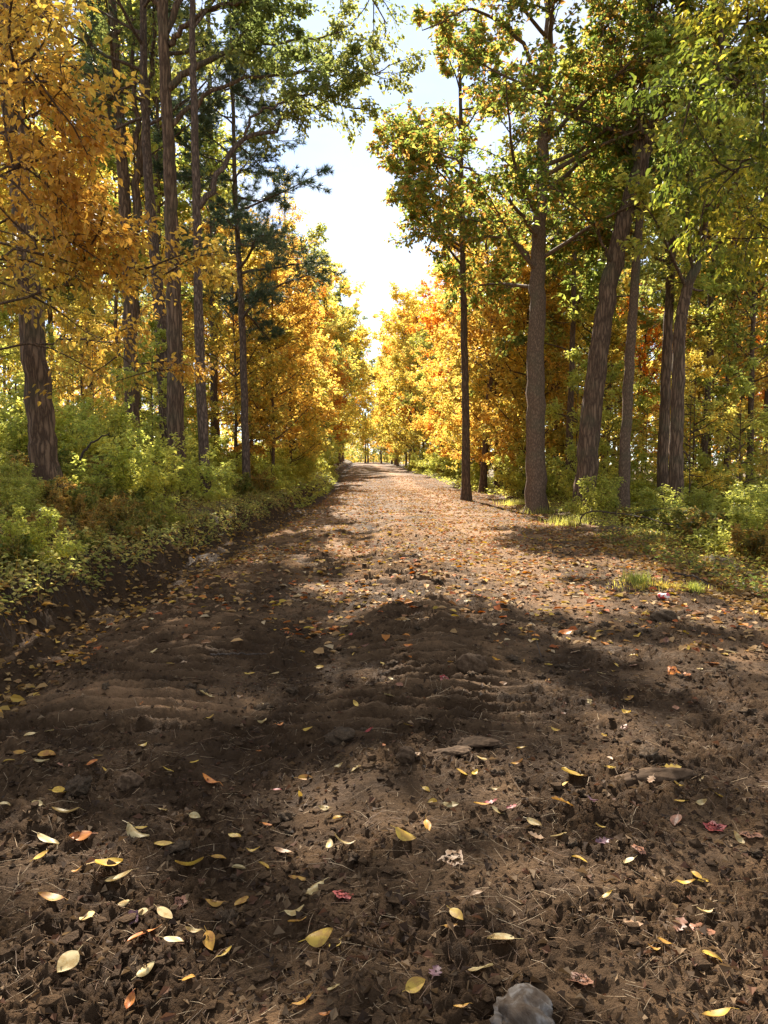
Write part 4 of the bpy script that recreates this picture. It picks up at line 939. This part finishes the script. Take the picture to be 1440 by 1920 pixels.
for a, b, l, c, k, an in [(572, 458, 60, T_, 'oak', -10), (1190, 805, 100, B_, 'maple', 0), (928, 770, 70, T_, 'oak', 0), (192, 962, 85, PU_, 'oak', 75), (740, 990, 95, B_, 'maple', 10), (260, 525, 110, T_, 'maple', 0),
    (1370, 435, 85, B_, 'maple', 60), (1235, 415, 85, RD, 'maple', 0), (780, 330, 65, PU_, 'oak', 60), (675, 350, 90, G_, 'oak', 0), (1080, 195, 60, Y_, 'oak', 0), (480, 333, 45, RD, 'oak', 0), (955, 515, 60, B_, 'maple', 40),
    (115, 145, 50, T_, 'maple', 60), (400, 315, 50, RD, 'oak', 0), (820, 465, 60, PU_, 'oak', 20), (1110, 790, 60, B_, 'oak', 50)]:
    seen_leaf(720 + a / 2, 1350 + b / 2, l / 2, c, k, an)
for a, b, l, c, k in [(1060, 1191, 26, O_, 'oval'), (1262, 1264, 34, O_, 'maple'), (1285, 1270, 26, O_, 'maple'), (1175, 1340, 20, Y_, 'oval'), (765, 1222, 18, O_, 'oval'), (645, 1182, 18, Y_, 'oval'), (320, 1254, 16, Y_, 'oval'), (515, 1268, 30, C_, 'oval'),
    (1190, 1252, 26, B_, 'maple'), (1335, 1247, 26, O_, 'maple'), (600, 1255, 18, Y_, 'oval'), (1370, 1224, 24, C_, 'oval'), (1080, 1222, 22, T_, 'maple'), (1345, 1220, 26, B_, 'oak'), (1435, 1215, 20, O_, 'maple'), (930, 1243, 18, G_, 'oval'), (490, 1327, 16, C_, 'maple'), (390, 1312, 34, C_, 'oak')]:
    seen_leaf(a, b, l, c, k)
cols_ = [Y_, C_, G_, O_, T_, B_, RD]
while len(fallen) < 300:
    y = 2.6 * (9.5 / 2.6) ** (g.random() ** .7); x = g.uniform(-1, 1) * min(.5 * y, 2.9) + (.3 if y > 5 else 0)
    if any((x - q[3]) ** 2 + (y - q[4]) ** 2 < .012 for q in fallen) or abs(x - float(xc(y))) > 3.0: continue
    kd = ['oval', 'oak', 'maple'][g.choice(3, p=[.62, .16, .22])]
    c = cols_[g.choice(7, p=[.20, .20, .12, .10, .18, .16, .04])]
    fallen_leaf(x, y, g.uniform(.035, .08), g.uniform(0, 6.28), c, kd)

# ------------------------------------------------------------------ grass, sticks, litter
def blades(name, label, cen, n, sx, sy, h, seed, pal, kind=None, cat_='grass', group=None, clump=0):
    g = np.random.default_rng(seed)
    x = cen[0] + g.normal(0, sx, n); y = cen[1] + g.normal(0, sy, n)
    z = ground(x, y); hh = h * g.uniform(.4, 1.2, n); th = g.uniform(0, 6.28, n); ln = g.uniform(.1, .55, n)
    p0 = np.column_stack([x, y, z - .01]); d = np.column_stack([np.cos(th) * ln, np.sin(th) * ln, np.ones(n)])
    s = np.column_stack([-np.sin(th), np.cos(th), 0 * th]) * g.uniform(.0025, .0045, n)[:, None]
    m = p0 + d * hh[:, None] * .55; t = p0 + d * hh[:, None] + np.column_stack([np.cos(th), np.sin(th), -.35 + 0 * th]) * (ln * hh * .6)[:, None]
    V = np.stack([p0 - s, p0 + s, m + s * .8, m - s * .8, t], 1).reshape(-1, 3); i = np.arange(n)[:, None] * 5
    F = np.concatenate([i + np.array([[0, 1, 2]]), i + np.array([[0, 2, 3]]), i + np.array([[3, 2, 4]])])
    o = obj(name, mesh(name, V - np.array([*cen, 0]), F, FOL, False, np.repeat(colours(p0, pal, g, 2.), 5, 0))); o.location = (*cen, 0)
    return tag(o, label, cat_, group, kind)
a = gpos(1195, 1098); b = gpos(1300, 1105)
blades('grass_tuft', 'tallest sunlit green grass tuft at the right road edge', a[:2], 260, .09, .09, .20, 701, 'bright', group='grass tufts at the right road edge')
blades('grass_tuft', 'short yellowing grass tuft beside the red and white litter', b[:2], 260, .05, .05, .12, 702, 'bright', group='grass tufts at the right road edge')
blades('roadside_grass', 'short grass strip along the right road edge', (a[:2] + b[:2]) / 2, 800, .30, .16, .08, 703, 'lemon', kind='stuff')
for k, (pxx, pyy) in enumerate([(1010, 962), (960, 948), (1060, 985)]):
    q = gpos(pxx, pyy)
    blades('grass_tuft', ['grass clump at the foot of the straight pale brown trunk', 'grass clump by the small dirt heap before the straight trunk', 'grass clump in front of the massive leaning trunk'][k],
           q[:2] + np.array([.1, 0]), 420, .28, .3, .25, 710 + k, 'bright', kind='stuff')
def stalks(name, label, n, ur, yr, h, seed, pal):
    g = np.random.default_rng(seed); y = yr[0] + (yr[1] - yr[0]) * g.random(n) ** 1.5; u = g.uniform(*ur, n); x = u + xc(y)
    k = g.random(n) < sstep(-.3, .4, noise(x * 1.1, y * 1.1, 71)); x, y = x[k], y[k]; n = len(x)
    L = h * g.uniform(.35, 1.2, n); d = unit(np.column_stack([g.normal(0, .35, (n, 2)), np.ones(n)]))
    pth = grow(np.column_stack([x, y, ground(x, y) - .02]), d, L, 3, .12, -.10, g)
    V, F = tubes(pth, np.broadcast_to(np.array([[.0028, .0022, .0016, .0007]]), (n, 4)), 3)
    tag(obj(name, mesh(name, V, F, FOL, True, np.repeat(colours(pth[:, 0], pal, g, 2.), 12, 0))), label, 'plants', kind='stuff')
stalks('dry_stalks', 'thin dry grass stalks rising from the left bank', 6500, (-8.5, -3.95), (3.4, 22), .6, 720, 'weeds')
stalks('dry_stalks', 'thin grass stalks along the right verge', 3000, (3.5, 9), (7.5, 24), .45, 721, 'weeds')
def stick(name, label, pts, r, seed, cat_='stick', mat=None, side=()):
    g = np.random.default_rng(seed); pth = smooth_path(pts, 26); pth[1:-1] += g.normal(0, r * .5, (24, 3)); o0 = pth[0].copy()
    wood = [tubes(pth[None], (r * np.linspace(1, .35, 26))[None], 7, .1, seed)]
    for s in side:
        wood.append(tubes(smooth_path(s, 12)[None], (r * .55 * np.linspace(1, .3, 12))[None], 5))
    V, F = join(wood); o = obj(name, mesh(name, V - o0, F, mat or TWIG)); o.location = o0
    return tag(o, label, cat_)
def on(pxx, pyy, dz=0.): p = gpos(pxx, pyy); p[2] = float(ground(p[0], p[1])) + dz; return p
stick('fallen_stick', 'crooked pale stick lying beside the grass tuft', [on(1262, 1080, .03), on(1300, 1088, .05), on(1320, 1098, .03), on(1340, 1106, .02)], .014, 801)
stick('thin_twig', 'thin upright dead twig standing in the sunlit mud', [on(1016, 1236, 0), on(1005, 1218, .06), on(996, 1200, .13), on(988, 1190, .22)], .004, 802)
bp = P(165, 838, 11.3); stick('broken_branch', 'dark broken branch poking up from weeds right of the leaning grooved trunk', [P(150, 862, 11.4), bp, P(187, 822, 11.2), P(207, 812, 11.1)], .022, 803, 'branch')
q0 = P(1085, 965, 17.5); stick('fallen_branch', 'thin arching dead branch across the weeds of the right verge', [q0 + np.array([0, 0, -.3]), P(1100, 960, 17), P(1180, 965, 15.5), P(1260, 985, 14), P(1330, 1020, 12.5), P(1372, 1060, 11.5)], .018, 804, 'branch',
      side=[[P(1260, 985, 14), P(1310, 985, 13.6), P(1380, 1000, 13.2)], [P(1180, 965, 15.5), P(1230, 955, 15.2), P(1290, 950, 15)], [P(1330, 1020, 12.5), P(1355, 1020, 12.3), P(1400, 1045, 12)]])
stick('fallen_stick', 'grey stick lying flat on the dark mud near the left ditch', [on(395, 1240, .02), on(440, 1236, .03), on(500, 1232, .02)], .008, 805)
def can():
    p = gpos(1236, 1122); r = .033; nseg = 16; hs = [0, .012, .05, .09, .108, .115]; rs = [.8, 1, .92, .96, 1, .8]
    a = np.arange(nseg) * 2 * np.pi / nseg; V = []
    for k, (h, q) in enumerate(zip(hs, rs)):
        dent = 1 - .45 * np.exp(-((a - 1.5) / .7) ** 2) * math.exp(-((h - .055) / .035) ** 2)
        V += [(r * q * d * math.cos(t), r * q * d * math.sin(t), h) for t, d in zip(a, dent)]
    V = np.array(V); i = np.arange(len(V)).reshape(len(hs), nseg); j = np.roll(i, -1, 1)
    F = np.stack([i[:-1], j[:-1], j[1:], i[1:]], -1).reshape(-1, 4)
    m, n_, nd, lk, out = newmat('litter_print'); tc = nd.new('ShaderNodeTexCoord')
    w_ = N(nd, 'ShaderNodeTexNoise', Scale=16., Detail=1.); lk.new(tc.outputs['Object'], w_.inputs[0])
    rp = ramp(nd, [(.46, (.55, .05, .06)), (.5, (.72, .70, .64))]); lk.new(w_.outputs['Fac'], rp.inputs[0])
    p_ = nd.new('ShaderNodeBsdfPrincipled'); p_.inputs['Roughness'].default_value = .4; lk.new(rp.outputs[0], p_.inputs[0]); lk.new(p_.outputs[0], out.inputs[0])
    V = np.vstack([V, [(0, 0, .004), (0, 0, .110)]]); c0, c1 = len(V) - 2, len(V) - 1
    F3 = np.vstack([np.column_stack([i[0], np.full(nseg, c0), j[0]]), np.column_stack([i[-1], j[-1], np.full(nseg, c1)])])
    o = obj('crushed_litter', mesh('crushed_litter', V, [F, F3], m)); o.location = (p[0], p[1], float(ground(p[0], p[1])) + .03); o.rotation_euler = (1.45, .2, .5)
    tag(o, 'small crumpled red and white piece of litter at the right road edge', 'litter')
can()

# ------------------------------------------------------------------ labels that single each copy out
def rank(items, keyf, fmt):
    from collections import defaultdict
    d = defaultdict(list)
    for it in items: d[keyf(it)].append(it)
    for k, v in d.items():
        v.sort(key=lambda it: project(np.array([it[2] if len(it) == 4 else it[-1][0], it[3] if len(it) == 4 else it[-1][1], 1.5]))[0])
        for n_, it in enumerate(v): fmt(it, k, n_, len(v))
def tree_zone(it):
    x, y = it[2], it[3]
    return (it[1], ('left' if x < xc(y) else 'right'), 0 if y < 30 else 1 if y < 50 else 2 if y < 90 else 3)
def tree_label(it, k, n_, tot):
    o, key, x, y = it
    zone = {0: 'closest woods', 1: 'middle woods', 2: 'deeper woods', 3: 'farthest woods'}[k[2]]
    lab = LABEL[key][1]
    if tot == 1: s = f'only {lab} in the {zone}, {k[1]} of the road'
    else: s = f'{ordinal(n_)} {lab} from the left in the {zone}, {k[1]} of the road'
    tag(o, s, 'sapling' if 'sapling' in key else 'tree', 'saplings in the undergrowth' if 'sapling' in key else 'trees of the background woods')
rank(placed, tree_zone, tree_label)
def shrub_label(it, k, n_, tot):
    o = it[0]; s = SH[k[0]][1]
    tag(o, f'{ordinal(n_)} {s} from the left on the {k[1]}' if tot > 1 else f'only {s} on the {k[1]}', 'shrub', 'shrubs on the ' + k[1])
rank([(o, key, wh, (x, y)) if False else (o, key, wh, 0, (x, y)) for o, key, x, y, wh in shr], lambda it: (it[1], it[2]), shrub_label)
def leaf_row(it):
    py = project(np.array([it[3], it[4], 0]))[1]
    return (it[1], it[2], 0 if py > 1740 else 1 if py > 1560 else 2 if py > 1400 else 3 if py > 1250 else 4)
ROWS = ['nearest strip of mud', 'strip of mud above the nearest', 'middle of the dark shade', 'far part of the shade', 'sunlit mud beyond the shade']
def leaf_label(it, k, n_, tot):
    o = it[0]; nm = f'{CN[k[0]]} {k[1]} leaf'
    tag(o, (f'{ordinal(n_)} {nm} from the left in the {ROWS[k[2]]}' if tot > 1 else f'only {nm} in the {ROWS[k[2]]}'), 'leaf', 'fallen leaves on the dirt road')
rank([(o, c, kd, x, y, (x, y)) for o, c, kd, x, y in fallen], lambda it: leaf_row(it), leaf_label)
